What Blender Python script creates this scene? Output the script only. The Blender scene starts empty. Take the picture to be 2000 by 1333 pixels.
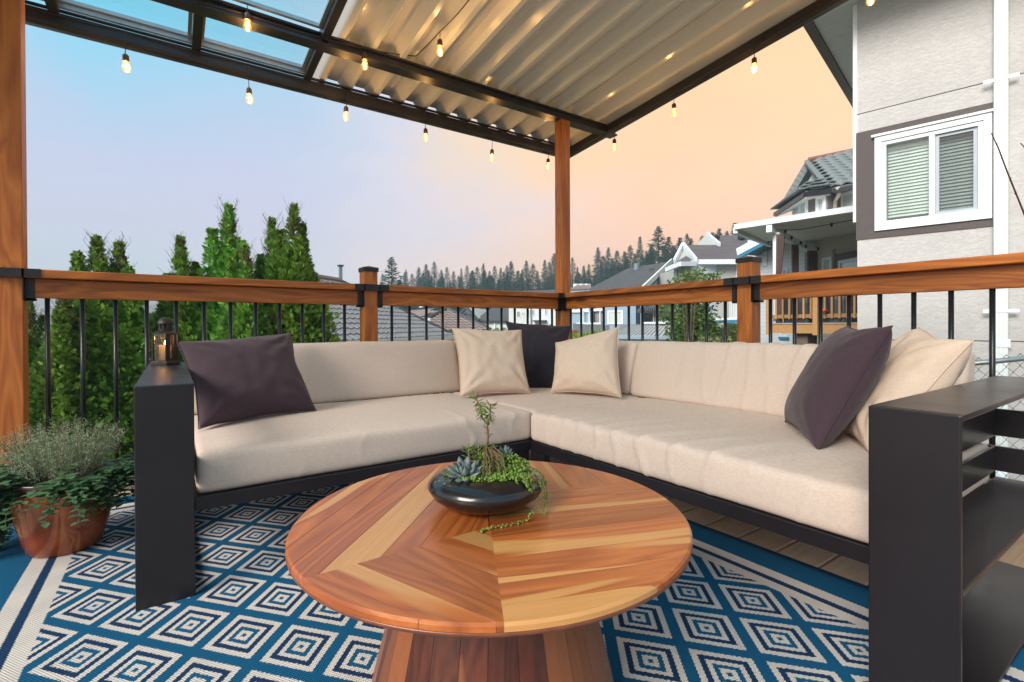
import bpy, math, random
import numpy as np
from mathutils import Vector, Matrix
random.seed(7); rng = np.random.default_rng(7)
S = bpy.context.scene
COL = S.collection
R_ = math.radians
# ------------------------------------------------------------------ camera
# world frame: corner post of the deck at the origin, left railing along -X, right railing along -Y
CAM = Vector((-2.64748, -3.08422, 0.80492))
CR = Vector((0.8220355, -0.5694191, -0.0044216))
CU = Vector((0.0066647, 0.0018564, 0.9999761))
CW = Vector((0.5693972, 0.8220453, -0.0053210))
FP, Y0 = 959.289, 642.992
cd = bpy.data.cameras.new('camera'); cam = bpy.data.objects.new('camera', cd); COL.objects.link(cam)
cd.sensor_width = 36; cd.lens = FP/2000*36; cd.shift_y = -(666.5-Y0)/2000
cd.clip_start = 0.02; cd.clip_end = 3000
M = Matrix((( CR.x, CU.x, -CW.x, CAM.x), (CR.y, CU.y, -CW.y, CAM.y), (CR.z, CU.z, -CW.z, CAM.z), (0, 0, 0, 1)))
cam.matrix_world = M
S.camera = cam
S.view_settings.view_transform = 'Standard'; S.view_settings.look = 'None'
S.view_settings.gamma = 1; S.view_settings.exposure = 1.32
try: S.view_settings.use_curve_mapping = False
except Exception: pass
S.render.resolution_x = 1024; S.render.resolution_y = 682
S.cycles.max_bounces = 8; S.cycles.transparent_max_bounces = 16; S.cycles.volume_bounces = 0
S.cycles.sample_clamp_indirect = 4.0

# ------------------------------------------------------------------ sky: hazy sunset, glow to the right
SUNAZ = Vector((CW.x + CR.x*1.0, CW.y + CR.y*1.0, 0)).normalized()   # where the glow is strongest
def lin(r, g, b):
    f = lambda c: (c/255/12.92) if c/255 <= .04045 else ((c/255+.055)/1.055)**2.4
    return (f(r), f(g), f(b), 1)
w = bpy.data.worlds.new('World'); S.world = w; w.use_nodes = True
nt = w.node_tree; nt.nodes.clear()
class NT:
    """small node helper"""
    def __init__(s, t): s.t = t
    def n(s, ty, **k):
        o = s.t.nodes.new(ty)
        for a, v in k.items(): setattr(o, a, v)
        return o
    def put(s, inp, v):
        if hasattr(v, 'is_linked') or isinstance(v, bpy.types.NodeSocket): s.t.links.new(v, inp)
        elif v is not None: inp.default_value = v
    def m(s, op, a, b=None, c=None, clamp=False):
        o = s.n('ShaderNodeMath', operation=op); o.use_clamp = clamp
        s.put(o.inputs[0], a)
        if b is not None: s.put(o.inputs[1], b)
        if c is not None: s.put(o.inputs[2], c)
        return o.outputs[0]
    def vm(s, op, a, b=None, out=0):
        o = s.n('ShaderNodeVectorMath', operation=op); s.put(o.inputs[0], a)
        if b is not None: s.put(o.inputs[1], b)
        return o.outputs[out]
    def ramp(s, f, stops, interp='LINEAR'):
        o = s.n('ShaderNodeValToRGB'); o.color_ramp.interpolation = interp
        e = o.color_ramp.elements
        while len(e) < len(stops): e.new(.5)
        for k, (p, c) in enumerate(stops):
            e[k].position = p; e[k].color = c if len(c) == 4 else (*c, 1)
        s.put(o.inputs[0], f); return o.outputs[0]
    def mix(s, f, a, b, mode='MIX'):
        o = s.n('ShaderNodeMix', data_type='RGBA', blend_type=mode)
        s.put(o.inputs[0], f); s.put(o.inputs[6], a); s.put(o.inputs[7], b); return o.outputs[2]
    def noise(s, vec, scale=5, detail=3, rough=.5, dist=0, out=0):
        o = s.n('ShaderNodeTexNoise'); s.put(o.inputs['Vector'], vec)
        o.inputs['Scale'].default_value = scale; o.inputs['Detail'].default_value = detail
        o.inputs['Roughness'].default_value = rough; o.inputs['Distortion'].default_value = dist
        return o.outputs[out]
    def mapr(s, v, a, b, c=0, d=1):
        o = s.n('ShaderNodeMapRange'); s.put(o.inputs[0], v)
        for k, x in enumerate((a, b, c, d)): o.inputs[k+1].default_value = x
        return o.outputs[0]
    def smap(s, v, a, b, c=0, d=1):
        o = s.n('ShaderNodeMapRange', interpolation_type='SMOOTHSTEP'); s.put(o.inputs[0], v)
        for k, x in enumerate((a, b, c, d)): o.inputs[k+1].default_value = x
        return o.outputs[0]
    def scale(s, v, sx, sy, sz, loc=None):
        o = s.n('ShaderNodeMapping'); s.put(o.inputs[0], v); o.inputs['Scale'].default_value = (sx, sy, sz)
        if loc is not None: s.put(o.inputs['Location'], loc)
        return o.outputs[0]
    def sep(s, v):
        o = s.n('ShaderNodeSeparateXYZ'); s.put(o.inputs[0], v); return o.outputs
N = NT(nt)
dirv = N.n('ShaderNodeTexCoord').outputs['Generated']
dx, dy, dz = N.sep(dirv)
hl = N.m('SQRT', N.m('ADD', N.m('MULTIPLY', dx, dx), N.m('MULTIPLY', dy, dy)))
ca = N.m('DIVIDE', N.m('ADD', N.m('MULTIPLY', dx, SUNAZ.x), N.m('MULTIPLY', dy, SUNAZ.y)), N.m('MAXIMUM', hl, .001))
cl = N.noise(N.scale(dirv, 1, 1, 2.6), 2.2, 4, .55, .9)
ca = N.m('ADD', ca, N.m('MULTIPLY', N.m('SUBTRACT', cl, .5), .36))
f = N.mapr(ca, -.2, 1.0)
hi = N.ramp(f, [(0, lin(112,204,232)), (.28, lin(118,208,234)), (.46, lin(162,206,228)), (.62, lin(216,212,222)), (.76, lin(255,214,162)), (.88, (1.14,.64,.26,1)), (1, (1.18,.68,.28,1))])
lo = N.ramp(f, [(0, lin(176,200,218)), (.28, lin(188,208,222)), (.48, lin(208,212,226)), (.62, lin(232,214,220)), (.76, lin(252,206,190)), (.88, (1.08,.53,.33,1)), (1, (1.12,.54,.30,1))])
el = N.smap(N.m('ADD', dz, N.m('MULTIPLY', N.m('SUBTRACT', cl, .5), .22)), .05, .42)
skyc = N.mix(el, lo, hi)
mid = N.m('MULTIPLY', N.smap(N.m('ADD', dz, N.m('MULTIPLY', cl, .10)), .08, .24), N.smap(N.m('ADD', dz, N.m('MULTIPLY', cl, .16)), .56, .34))
lav = N.m('MULTIPLY', N.m('MULTIPLY', mid, N.smap(ca, .70, .25)), .66)
skyc = N.mix(lav, skyc, lin(208,190,222))
skyc = N.mix(N.smap(dz, .0, -.06), skyc, lin(120,124,126))
bg = N.n("ShaderNodeBackground"); N.put(bg.inputs[0], skyc); bg.inputs[1].default_value = 0.39
sk = N.n('ShaderNodeTexSky', sky_type='NISHITA'); sk.sun_disc = False
SUN_EL, SUN_DIR = 33, Vector((-0.96, -0.26, 0)).normalized()   # broad soft daylight from behind and left of the camera
sk.sun_elevation = R_(SUN_EL); sk.sun_rotation = math.atan2(SUN_DIR.x, SUN_DIR.y)
sk.air_density = 1.5; sk.dust_density = 4
bg2 = N.n('ShaderNodeBackground'); N.put(bg2.inputs[0], sk.outputs[0]); bg2.inputs[1].default_value = 0.02
ad = N.n('ShaderNodeAddShader'); nt.links.new(bg.outputs[0], ad.inputs[0]); nt.links.new(bg2.outputs[0], ad.inputs[1])
wo = N.n('ShaderNodeOutputWorld'); nt.links.new(ad.outputs[0], wo.inputs[0])
sl = bpy.data.lights.new('sun', 'SUN'); so = bpy.data.objects.new('sun', sl); COL.objects.link(so)
sl.energy = 2.0; sl.angle = R_(30); sl.color = (1.0, .93, .86)
sd = Vector((SUN_DIR.x*math.cos(R_(SUN_EL)), SUN_DIR.y*math.cos(R_(SUN_EL)), math.sin(R_(SUN_EL))))
so.rotation_euler = sd.to_track_quat('Z', 'Y').to_euler()

# ------------------------------------------------------------------ measuring helpers (pixel of the 2000 px photo -> point)
def ray(x, y): return CW + CR*((x-1000)/FP) - CU*((y-Y0)/FP)
def at(x, y, D): return CAM + ray(x, y)*D
def onz(x, y, h): d = ray(x, y); return CAM + d*((h-CAM.z)/d.z)
def ony(x, y, k): d = ray(x, y); return CAM + d*((k-CAM.y)/d.y)
def onx(x, y, k): d = ray(x, y); return CAM + d*((k-CAM.x)/d.x)
class Plane:
    """vertical plane through two ground points"""
    def __init__(s, a, b):
        s.o = Vector((a[0], a[1], 0)); s.u = Vector((b[0]-a[0], b[1]-a[1], 0)).normalized()
        s.n = s.u.cross(Vector((0, 0, 1)))
        if (CAM-s.o).dot(s.n) < 0: s.n = -s.n
    def pt(s, x, y, off=0):
        d = ray(x, y); k = ((s.o + s.n*off) - CAM).dot(s.n)/d.dot(s.n); return CAM + d*k
    def uz(s, x, y, off=0): p = s.pt(x, y, off); return (p-s.o).dot(s.u), p.z
    def P(s, u, z, off=0): return s.o + s.u*u + s.n*off + Vector((0, 0, z))

# ------------------------------------------------------------------ objects
WM = {}
def tag(o, label=None, cat=None, group=None, kind=None):
    for k, v in (('label', label), ('category', cat), ('group', group), ('kind', kind)):
        if v: o[k] = v
    return o
def thing(name, loc, label, cat, group=None, rz=0):
    o = bpy.data.objects.new(name, None); COL.objects.link(o); o.location = loc; o.rotation_euler = (0, 0, rz)
    o.empty_display_size = .1
    WM[o.name] = Matrix.Translation(Vector(loc)) @ Matrix.Rotation(rz, 4, 'Z')
    return tag(o, label, cat, group)
def wm(o): return WM.get(o.name, Matrix.Identity(4)) if o else Matrix.Identity(4)
def link(name, me, parent=None, loc=(0, 0, 0), rot=(0, 0, 0), scale=(1, 1, 1), world=False, kind=None):
    o = bpy.data.objects.new(name, me); COL.objects.link(o)
    L = Matrix.LocRotScale(Vector(loc), __import__('mathutils').Euler(rot), Vector(scale)) if not isinstance(loc, Matrix) else loc
    if world and parent: L = wm(parent).inverted() @ L
    if parent: o.parent = parent
    o.matrix_basis = L
    WM[o.name] = (wm(parent) @ L)
    if kind: o['kind'] = kind
    return o
def smooth(me, on=True):
    me.polygons.foreach_set('use_smooth', [on]*len(me.polygons))
def mesh(name, v, f, mat=None, sm=False):
    me = bpy.data.meshes.new(name); me.from_pydata([tuple(p) for p in v], [], f); me.update()
    if mat: me.materials.append(mat)
    if sm: smooth(me)
    return me
def npmesh(name, V, F, mat, sm=False):
    """numpy verts (n,3) and faces (m,k)"""
    me = bpy.data.meshes.new(name); V = np.asarray(V, np.float32); F = np.asarray(F, np.int32); k = F.shape[1]
    me.vertices.add(len(V)); me.vertices.foreach_set('co', V.ravel())
    me.loops.add(F.size); me.loops.foreach_set('vertex_index', F.ravel())
    me.polygons.add(len(F)); me.polygons.foreach_set('loop_start', np.arange(len(F))*k); me.polygons.foreach_set('loop_total', np.full(len(F), k))
    me.update(calc_edges=True); me.materials.append(mat)
    if sm: smooth(me)
    return me
class MB:
    def __init__(s): s.v = []; s.f = []
    def add(s, v, f):
        k = len(s.v); s.v += [Vector(p) for p in v]; s.f += [tuple(i+k for i in q) for q in f]; return s
    def box(s, a, b):
        x0, y0, z0 = a; x1, y1, z1 = b
        return s.hexa([(x0,y0,z0),(x1,y0,z0),(x1,y1,z0),(x0,y1,z0)], [(x0,y0,z1),(x1,y0,z1),(x1,y1,z1),(x0,y1,z1)])
    def hexa(s, lo, up):
        return s.add(list(lo)+list(up), [(3,2,1,0),(4,5,6,7),(0,1,5,4),(1,2,6,5),(2,3,7,6),(3,0,4,7)])
    def bar(s, p, q, wd, ht, up=(0, 0, 1)):
        p = Vector(p); q = Vector(q); d = (q-p).normalized(); up = Vector(up)
        sx = d.cross(up).normalized()*wd/2; sy = sx.cross(d).normalized()*ht/2
        return s.hexa([p-sx-sy, p+sx-sy, p+sx+sy, p-sx+sy], [q-sx-sy, q+sx-sy, q+sx+sy, q-sx+sy])
    def prism(s, poly, d):
        """closed polygon extruded by vector d"""
        n = len(poly); d = Vector(d); P = [Vector(p) for p in poly]
        return s.add(P+[p+d for p in P], [tuple(range(n))[::-1], tuple(range(n, 2*n))]+[(i, (i+1)%n, n+(i+1)%n, n+i) for i in range(n)])
    def tube(s, pts, r, n=8, cap=True):
        pts = [Vector(p) for p in pts]; rr = r if isinstance(r, (list, tuple)) else [r]*len(pts)
        k = len(s.v); prev = None
        for i, p in enumerate(pts):
            d = (pts[min(i+1, len(pts)-1)]-pts[max(i-1, 0)]).normalized()
            if prev is None:
                a = d.cross(Vector((0, 0, 1)));
                if a.length < .1: a = d.cross(Vector((1, 0, 0)))
            else: a = prev - d*prev.dot(d)
            a.normalize(); prev = a; b = d.cross(a)
            for j in range(n): t = 2*math.pi*j/n; s.v.append(p + (a*math.cos(t)+b*math.sin(t))*rr[i])
        for i in range(len(pts)-1):
            for j in range(n): s.f.append((k+i*n+j, k+i*n+(j+1)%n, k+(i+1)*n+(j+1)%n, k+(i+1)*n+j))
        if cap:
            s.f.append(tuple(k+j for j in range(n))[::-1]); s.f.append(tuple(k+(len(pts)-1)*n+j for j in range(n)))
        return s
    def lathe(s, prof, c=(0, 0, 0), n=32, cap=False):
        k = len(s.v); c = Vector(c)
        for (r, z) in prof:
            for j in range(n): t = 2*math.pi*j/n; s.v.append(c+Vector((r*math.cos(t), r*math.sin(t), z)))
        for i in range(len(prof)-1):
            for j in range(n): s.f.append((k+i*n+j, k+i*n+(j+1)%n, k+(i+1)*n+(j+1)%n, k+(i+1)*n+j))
        if cap:
            s.f.append(tuple(k+j for j in range(n))[::-1]); s.f.append(tuple(k+(len(prof)-1)*n+j for j in range(n)))
        return s
    def me(s, name, mat, sm=False): return mesh(name, s.v, s.f, mat, sm)
    def build(s, name, mat, parent=None, sm=False, bev=0, kind=None):
        I = wm(parent).inverted(); c = Vector((0, 0, 0))
        vs = [I @ p for p in s.v]
        lo = Vector([min(p[i] for p in vs) for i in range(3)]); hi = Vector([max(p[i] for p in vs) for i in range(3)])
        c = Vector(((lo.x+hi.x)/2, (lo.y+hi.y)/2, lo.z))
        me = mesh(name, [p-c for p in vs], s.f, mat, sm)
        o = link(name, me, parent, loc=c, kind=kind)
        if bev: bevel(o, bev)
        return o
def bevel(o, wd, seg=2):
    m = o.modifiers.new('bevel', 'BEVEL'); m.width = wd; m.segments = seg; m.limit_method = 'ANGLE'; m.angle_limit = R_(40)
    return o
def structure(o, label=None): o['kind'] = 'structure'; return o

# ------------------------------------------------------------------ materials
MATS = {}
def newmat(name):
    m = bpy.data.materials.new(name); m.use_nodes = True; t = m.node_tree
    b = t.nodes['Principled BSDF']; MATS[name] = m
    return m, NT(t), b
def bump(n, b, h, strength=.3, dist=.01):
    o = n.n('ShaderNodeBump'); o.inputs['Strength'].default_value = strength; o.inputs['Distance'].default_value = dist
    n.put(o.inputs['Height'], h); n.put(b.inputs['Normal'], o.outputs[0])
def plain(name, col, rough=.6, metal=0, var=.12, scale=6, bmp=0, bscale=40, spec=None, coat=0):
    m, n, b = newmat(name)
    oc = n.n('ShaderNodeTexCoord').outputs['Object']
    x = n.noise(oc, scale, 4, .6)
    c = n.mix(n.mapr(x, .25, .75), tuple(v*(1-var) for v in col)+(1,), tuple(min(1, v*(1+var)) for v in col)+(1,))
    n.put(b.inputs['Base Color'], c)
    n.put(b.inputs['Roughness'], n.mapr(x, .2, .8, max(0, rough-.08), min(1, rough+.08)))
    b.inputs['Metallic'].default_value = metal
    if spec is not None: b.inputs['Specular IOR Level'].default_value = spec
    if coat: b.inputs['Coat Weight'].default_value = coat; b.inputs['Coat Roughness'].default_value = .08
    if bmp: bump(n, b, n.noise(oc, bscale, 4, .6), bmp, .01)
    return m
def wood(name, c1, c2, axis, rough=.5, grain=1.0, knots=True, rand=.25, coat=0, streak=None):
    """grain runs along axis (0,1,2) of the object"""
    m, n, b = newmat(name)
    oc = n.n('ShaderNodeTexCoord').outputs['Object']
    oi = n.n('ShaderNodeObjectInfo').outputs['Random']
    off = n.n('ShaderNodeCombineXYZ'); n.put(off.inputs[0], n.m('MULTIPLY', oi, 37.0)); n.put(off.inputs[1], n.m('MULTIPLY', oi, 91.0)); n.put(off.inputs[2], n.m('MULTIPLY', oi, 53.0))
    sc = [7*grain]*3; sc[axis] = .8*grain
    v = n.vm('ADD', n.scale(oc, *sc), off.outputs[0])
    big = n.noise(v, 1.3, 2, .5, .7)
    rings = n.m('FRACT', n.m('MULTIPLY', big, 9.0))
    rings = n.m('ABSOLUTE', n.m('SUBTRACT', rings, .5))
    sc2 = [120*grain]*3; sc2[axis] = 5*grain
    fine = n.noise(n.vm('ADD', n.scale(oc, *sc2), off.outputs[0]), 1.0, 3, .6)
    t = n.m('ADD', n.m('MULTIPLY', rings, 1.0), n.m('MULTIPLY', fine, .55))
    t = n.m('ADD', t, n.m('MULTIPLY', big, .5))
    c = n.mix(n.mapr(t, .3, 1.35), (*c1, 1), (*c2, 1))
    if streak:
        s = n.noise(n.vm('ADD', n.scale(oc, *[x*.55 for x in sc]), off.outputs[0]), 1.2, 2, .5, 1.2)
        s = n.m('ADD', s, n.m('MULTIPLY', n.m('SUBTRACT', oi, .5), .20))
        c = n.mix(n.smap(s, .55, .572), c, n.mix(n.mapr(fine, .2, .8), (*streak, 1), tuple(x*.78 for x in streak)+(1,)))
    if knots:
        kv = n.scale(oc, *[(2.2 if k == axis else 9) for k in range(3)])
        vo = n.n('ShaderNodeTexVoronoi'); n.put(vo.inputs['Vector'], n.vm('ADD', kv, off.outputs[0])); vo.inputs['Scale'].default_value = .9
        k = n.smap(vo.outputs['Distance'], .19, .06)
        c = n.mix(n.m('MULTIPLY', k, .75), c, tuple(x*.22 for x in c1)+(1,))
    hs = n.n('ShaderNodeHueSaturation'); n.put(hs.inputs['Color'], c); n.put(hs.inputs['Value'], n.mapr(oi, 0, 1, 1-rand, 1+rand*.8))
    n.put(b.inputs['Base Color'], hs.outputs[0])
    n.put(b.inputs['Roughness'], n.mapr(fine, .2, .8, rough-.08, rough+.1))
    if coat: b.inputs['Coat Weight'].default_value = coat; b.inputs['Coat Roughness'].default_value = .25
    bump(n, b, fine, .12, .004)
    return m
def fabric(name, c1, c2, freq=420, rough=.95, bmp=.35, sheen=.1):
    m, n, b = newmat(name)
    oc = n.n('ShaderNodeTexCoord').outputs['Object']
    a = n.noise(n.scale(oc, freq*.12, freq*.12, freq), 1, 2, .6)
    a2 = n.noise(n.scale(oc, freq, freq, freq*.12), 1, 2, .6)
    big = n.noise(oc, 2.5, 3, .5)
    t = n.m('ADD', n.m('MULTIPLY', a, .5), n.m('MULTIPLY', a2, .5))
    c = n.mix(n.mapr(t, .12, .88), (*c1, 1), (*c2, 1))
    c = n.mix(n.mapr(big, .3, .7, 0, .08), c, tuple(x*.8 for x in c1)+(1,))
    n.put(b.inputs['Base Color'], c); b.inputs['Roughness'].default_value = rough
    b.inputs['Sheen Weight'].default_value = sheen; b.inputs['Specular IOR Level'].default_value = .2
    bump(n, b, t, bmp, .002)
    return m
M_cedarX = wood('cedar_stain_x', (.23,.050,.005), (.66,.205,.026), 0, .5)
M_cedarY = wood('cedar_stain_y', (.23,.050,.005), (.66,.205,.026), 1, .5)
M_cedarZ = wood('cedar_stain_z', (.28,.060,.007), (.68,.22,.030), 2, .5)
M_deck = wood('composite_deck', (.36,.25,.165), (.50,.37,.26), 0, .65, 1.6, False, .08)
M_black = plain('black_aluminium', (.022,.022,.026), .42, 0, .1, 5, .05, 300)
M_bal = plain('black_baluster', (.012,.012,.015), .3, .2)
M_sofa = plain('powder_coated_metal', (.013,.010,.0125), .33, 0, .12, 3, .08, 500)
M_roofbeam = plain('dark_roof_beam', (.03,.027,.033), .35, .1, .2, 3)
M_iron = plain('black_bracket_steel', (.03,.026,.025), .5, .4, .3, 30)
M_beige = fabric('beige_upholstery', (.50,.375,.295), (.84,.69,.585), 560)
M_pillb = fabric('beige_pillow', (.56,.41,.30), (.83,.66,.52), 500)
M_purp = fabric('plum_pillow', (.045,.026,.034), (.085,.052,.064), 500, .9, .25, .15)
M_dkp = fabric('charcoal_pillow', (.018,.014,.022), (.034,.028,.038), 500, .9, .25, .1)
M_white = plain('white_paint', (.78,.79,.80), .5, 0, .04)
M_vinyl = plain('white_vinyl', (.72,.76,.78), .4, 0, .04)
M_ground = None
# ================================================================== TERRAIN
def sst(x, a, b):
    t = min(1, max(0, (x-a)/(b-a))); return t*t*(3-2*t)
def ground_z(x, y):
    d = Vector((x-CAM.x, y-CAM.y, 0)); D = d.dot(CW); u = d.dot(CR)/max(D, .5) if D > .5 else 2
    if D <= .5: u = 1.2 if d.dot(CR) > 0 else -1.2
    z = -2.7 + 1.75*sst(u, .15, .75)
    z += 1.0*sst(u, .0, .3)*sst(D, 12, 24)
    hill = sst(D, 55, 120)*sst(u, -.42, -.22)
    z += 6.5*hill*(1+.8*sst(u, .0, .45)) + 14*sst(D, 120, 260)*sst(u, -.45, -.1)*sst(u, -.3, .5)
    return z
def terrain():
    rs = [0, .8, 1.6, 2.5, 3.5, 4.5, 5.5, 7, 9, 12, 16, 20, 25, 30, 38, 46, 55, 64, 74, 86, 98, 112, 128, 150, 180, 220, 270, 340, 450, 650, 1000, 1600]
    na = 120; V = []; F = []
    for r in rs:
        for j in range(na):
            t = 2*math.pi*j/na; x = CAM.x+r*math.cos(t); y = CAM.y+r*math.sin(t); V.append((x, y, ground_z(x, y) if r > .1 else -2.7))
    for i in range(len(rs)-1):
        for j in range(na): F.append((i*na+j, (i+1)*na+j, (i+1)*na+(j+1)%na, i*na+(j+1)%na))
    m, n, b = newmat('ground_cover')
    oc = n.n('ShaderNodeTexCoord').outputs['Object']
    x = n.noise(oc, .35, 5, .6); y = n.noise(oc, 14, 4, .7)
    c = n.ramp(x, [(.3, (.05, .075, .025)), (.5, (.085, .105, .04)), (.65, (.17, .15, .09))])
    c = n.mix(n.mapr(y, .3, .7, 0, .6), c, (.03, .045, .018, 1)); n.put(b.inputs['Base Color'], c); b.inputs['Roughness'].default_value = .95
    bump(n, b, y, .8, .05)
    me = mesh('ground', V, F, m, True); o = link('ground', me); structure(o)
terrain()

# ================================================================== DECK
def deck():
    base = MB().box((-4.6, -5.2, -.30), (.10, .10, -.032)).build('deck_floor', plain('deck_framing', (.22, .12, .05), .8), None)
    structure(base)
    w = .1405; y = -2.463818+w*2-.004 ; k0 = 0
    ys = []
    yy_ = -2.4638
    while yy_ < .09: yy_ += w
    top = yy_-w
    me = MB().box((-2.3, .004, -.026), (2.3, w-.005, 0)).me('deck_board', M_deck)
    j = 0
    while top-j*w > -5.0:
        o = link('board', me, base, loc=Matrix.Translation(Vector((-2.2, top-j*w, 0))), world=True); bevel(o, .003, 1); j += 1
    MB().box((-4.5, .094, -.24), (.13, .13, 0)).build('rim_board', M_cedarX, base)
    MB().box((.094, -5, -.24), (.13, .092, 0)).build('rim_board', M_cedarY, base)
deck()

# ------------------------------------------------------------------ railings
H = .0445
def bracket_set(rt, cx, cy, z, d, both=(1, 1)):
    pass
def railing(name, axis, spans, bals, label, woodm):
    """axis 0: runs along X at y=0, axis 1: along Y at x=0; front (seen) side is negative"""
    root = thing(name, (0, 0, 0), label, 'railing')
    def bx(a, b, c0, c1, z0, z1):
        return ((a, c0, z0), (b, c1, z1)) if axis == 0 else ((c0, a, z0), (c1, b, z1))
    for (a, b) in spans:
        MB().box(*bx(a, b, -.07, .07, 1.032, 1.07)).build('cap_rail', woodm, root, bev=.004)
        MB().box(*bx(a+.004, b-.004, -.030, .008, .943, 1.030)).build('top_rail', woodm, root, bev=.003)
        MB().box(*bx(a+.004, b-.004, -.030, .008, .055, .144)).build('bottom_rail', woodm, root, bev=.003)
        for e, s in ((a, 1), (b, -1)):
            x0, x1 = (e, e+.035*s) if s > 0 else (e-.035, e)
            mb = MB().box(*bx(x0, x1, -.034, -.031, .932, 1.028)).box(*bx(min(e, e+.003*s), max(e, e+.003*s), -.058, -.034, .932, 1.028)).box(*bx(x0, x1, -.034, .012, .930, .9415))
            mb.build('rail_bracket', M_iron, root)
            MB().box(*bx(min(e, e+.062*s), max(e, e+.062*s), -.0745, -.0705, 1.031, 1.071)).build('strap_bracket', M_iron, root)
    bm = MB().lathe([(.0095, 0), (.0095, .81)], n=14, cap=True).me('baluster', M_bal, True)
    for c in bals:
        link('baluster', bm, root, loc=Matrix.Translation(Vector((c, -.011, .14) if axis == 0 else (-.011, c, .14))), world=True)
    return root
X1, X2 = -1.618, -3.235; Y1 = -1.583; Y2 = -3.2
balL = [X2+.118+.1222*k for k in range(13) if X2+.118+.1222*k < X1-.08] + [X1+.148-.0+.1222*k for k in range(12) if X1+.148+.1222*k < -.06]
balR = [-.109-.1218*k for k in range(12)] + [Y1-.127-.1236*k for k in range(12) if Y1-.127-.1236*k > Y2+.06]
railing('deck_railing', 0, [(X2+H, X1-H), (X1+H, -H)], balL, 'orange stained cedar railing with black balusters running behind the left arm of the sofa', M_cedarX)
railing('deck_railing', 1, [(Y2+H, Y1-H), (Y1+H, -H)], balR, 'orange stained cedar railing with black balusters in front of the stucco wall', M_cedarY)

def post(x, y, z1, label, cap, plate):
    o = thing('railing_post' if cap else 'roof_post', (x, y, 0), label, 'post')
    MB().box((x-H, y-H, 0), (x+H, y+H, z1)).build('timber', M_cedarZ, o, bev=.004)
    if cap:
        c = .049
        MB().box((x-c, y-c, z1-.022), (x+c, y+c, z1+.004)).add(
            [(x-c, y-c, z1+.004), (x+c, y-c, z1+.004), (x+c, y+c, z1+.004), (x-c, y+c, z1+.004), (x, y, z1+.018)], [(0,1,4),(1,2,4),(2,3,4),(3,0,4)]).build('post_cap', M_iron, o)
    if plate == 'x': MB().box((x-.052, y-.0745+.0, 1.031), (x+.052, y-H-.001, 1.071)).build('strap_bracket', M_iron, o)
    if plate == 'y': MB().box((x-.0745, y-.052, 1.031), (x-H-.001, y+.052, 1.071)).build('strap_bracket', M_iron, o)
    if plate == 'c':
        MB().box((x-.0745, y-.0745, 1.031), (x-H-.001, y+.0, 1.071)).box((x-H-.002, y-.0745, 1.0312), (x+.0, y-H-.001, 1.0708)).build('strap_bracket', M_iron, o)
    return o
post(X1, 0, 1.175, 'short black capped cedar post in the railing left of the beige pillows', True, 'x')
post(0, Y1, 1.175, 'short black capped cedar post in the railing behind the right backrest', True, 'y')
post(0, 0, 2.485, 'tall cedar post at the railing corner under the roof beam', False, 'c')
post(X2, 0, 2.485, 'tall cedar post cut by the left edge behind the planter', False, 'x')
post(0, Y2, 2.485, 'tall cedar post at the right end of the railing', False, 'y')

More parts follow.
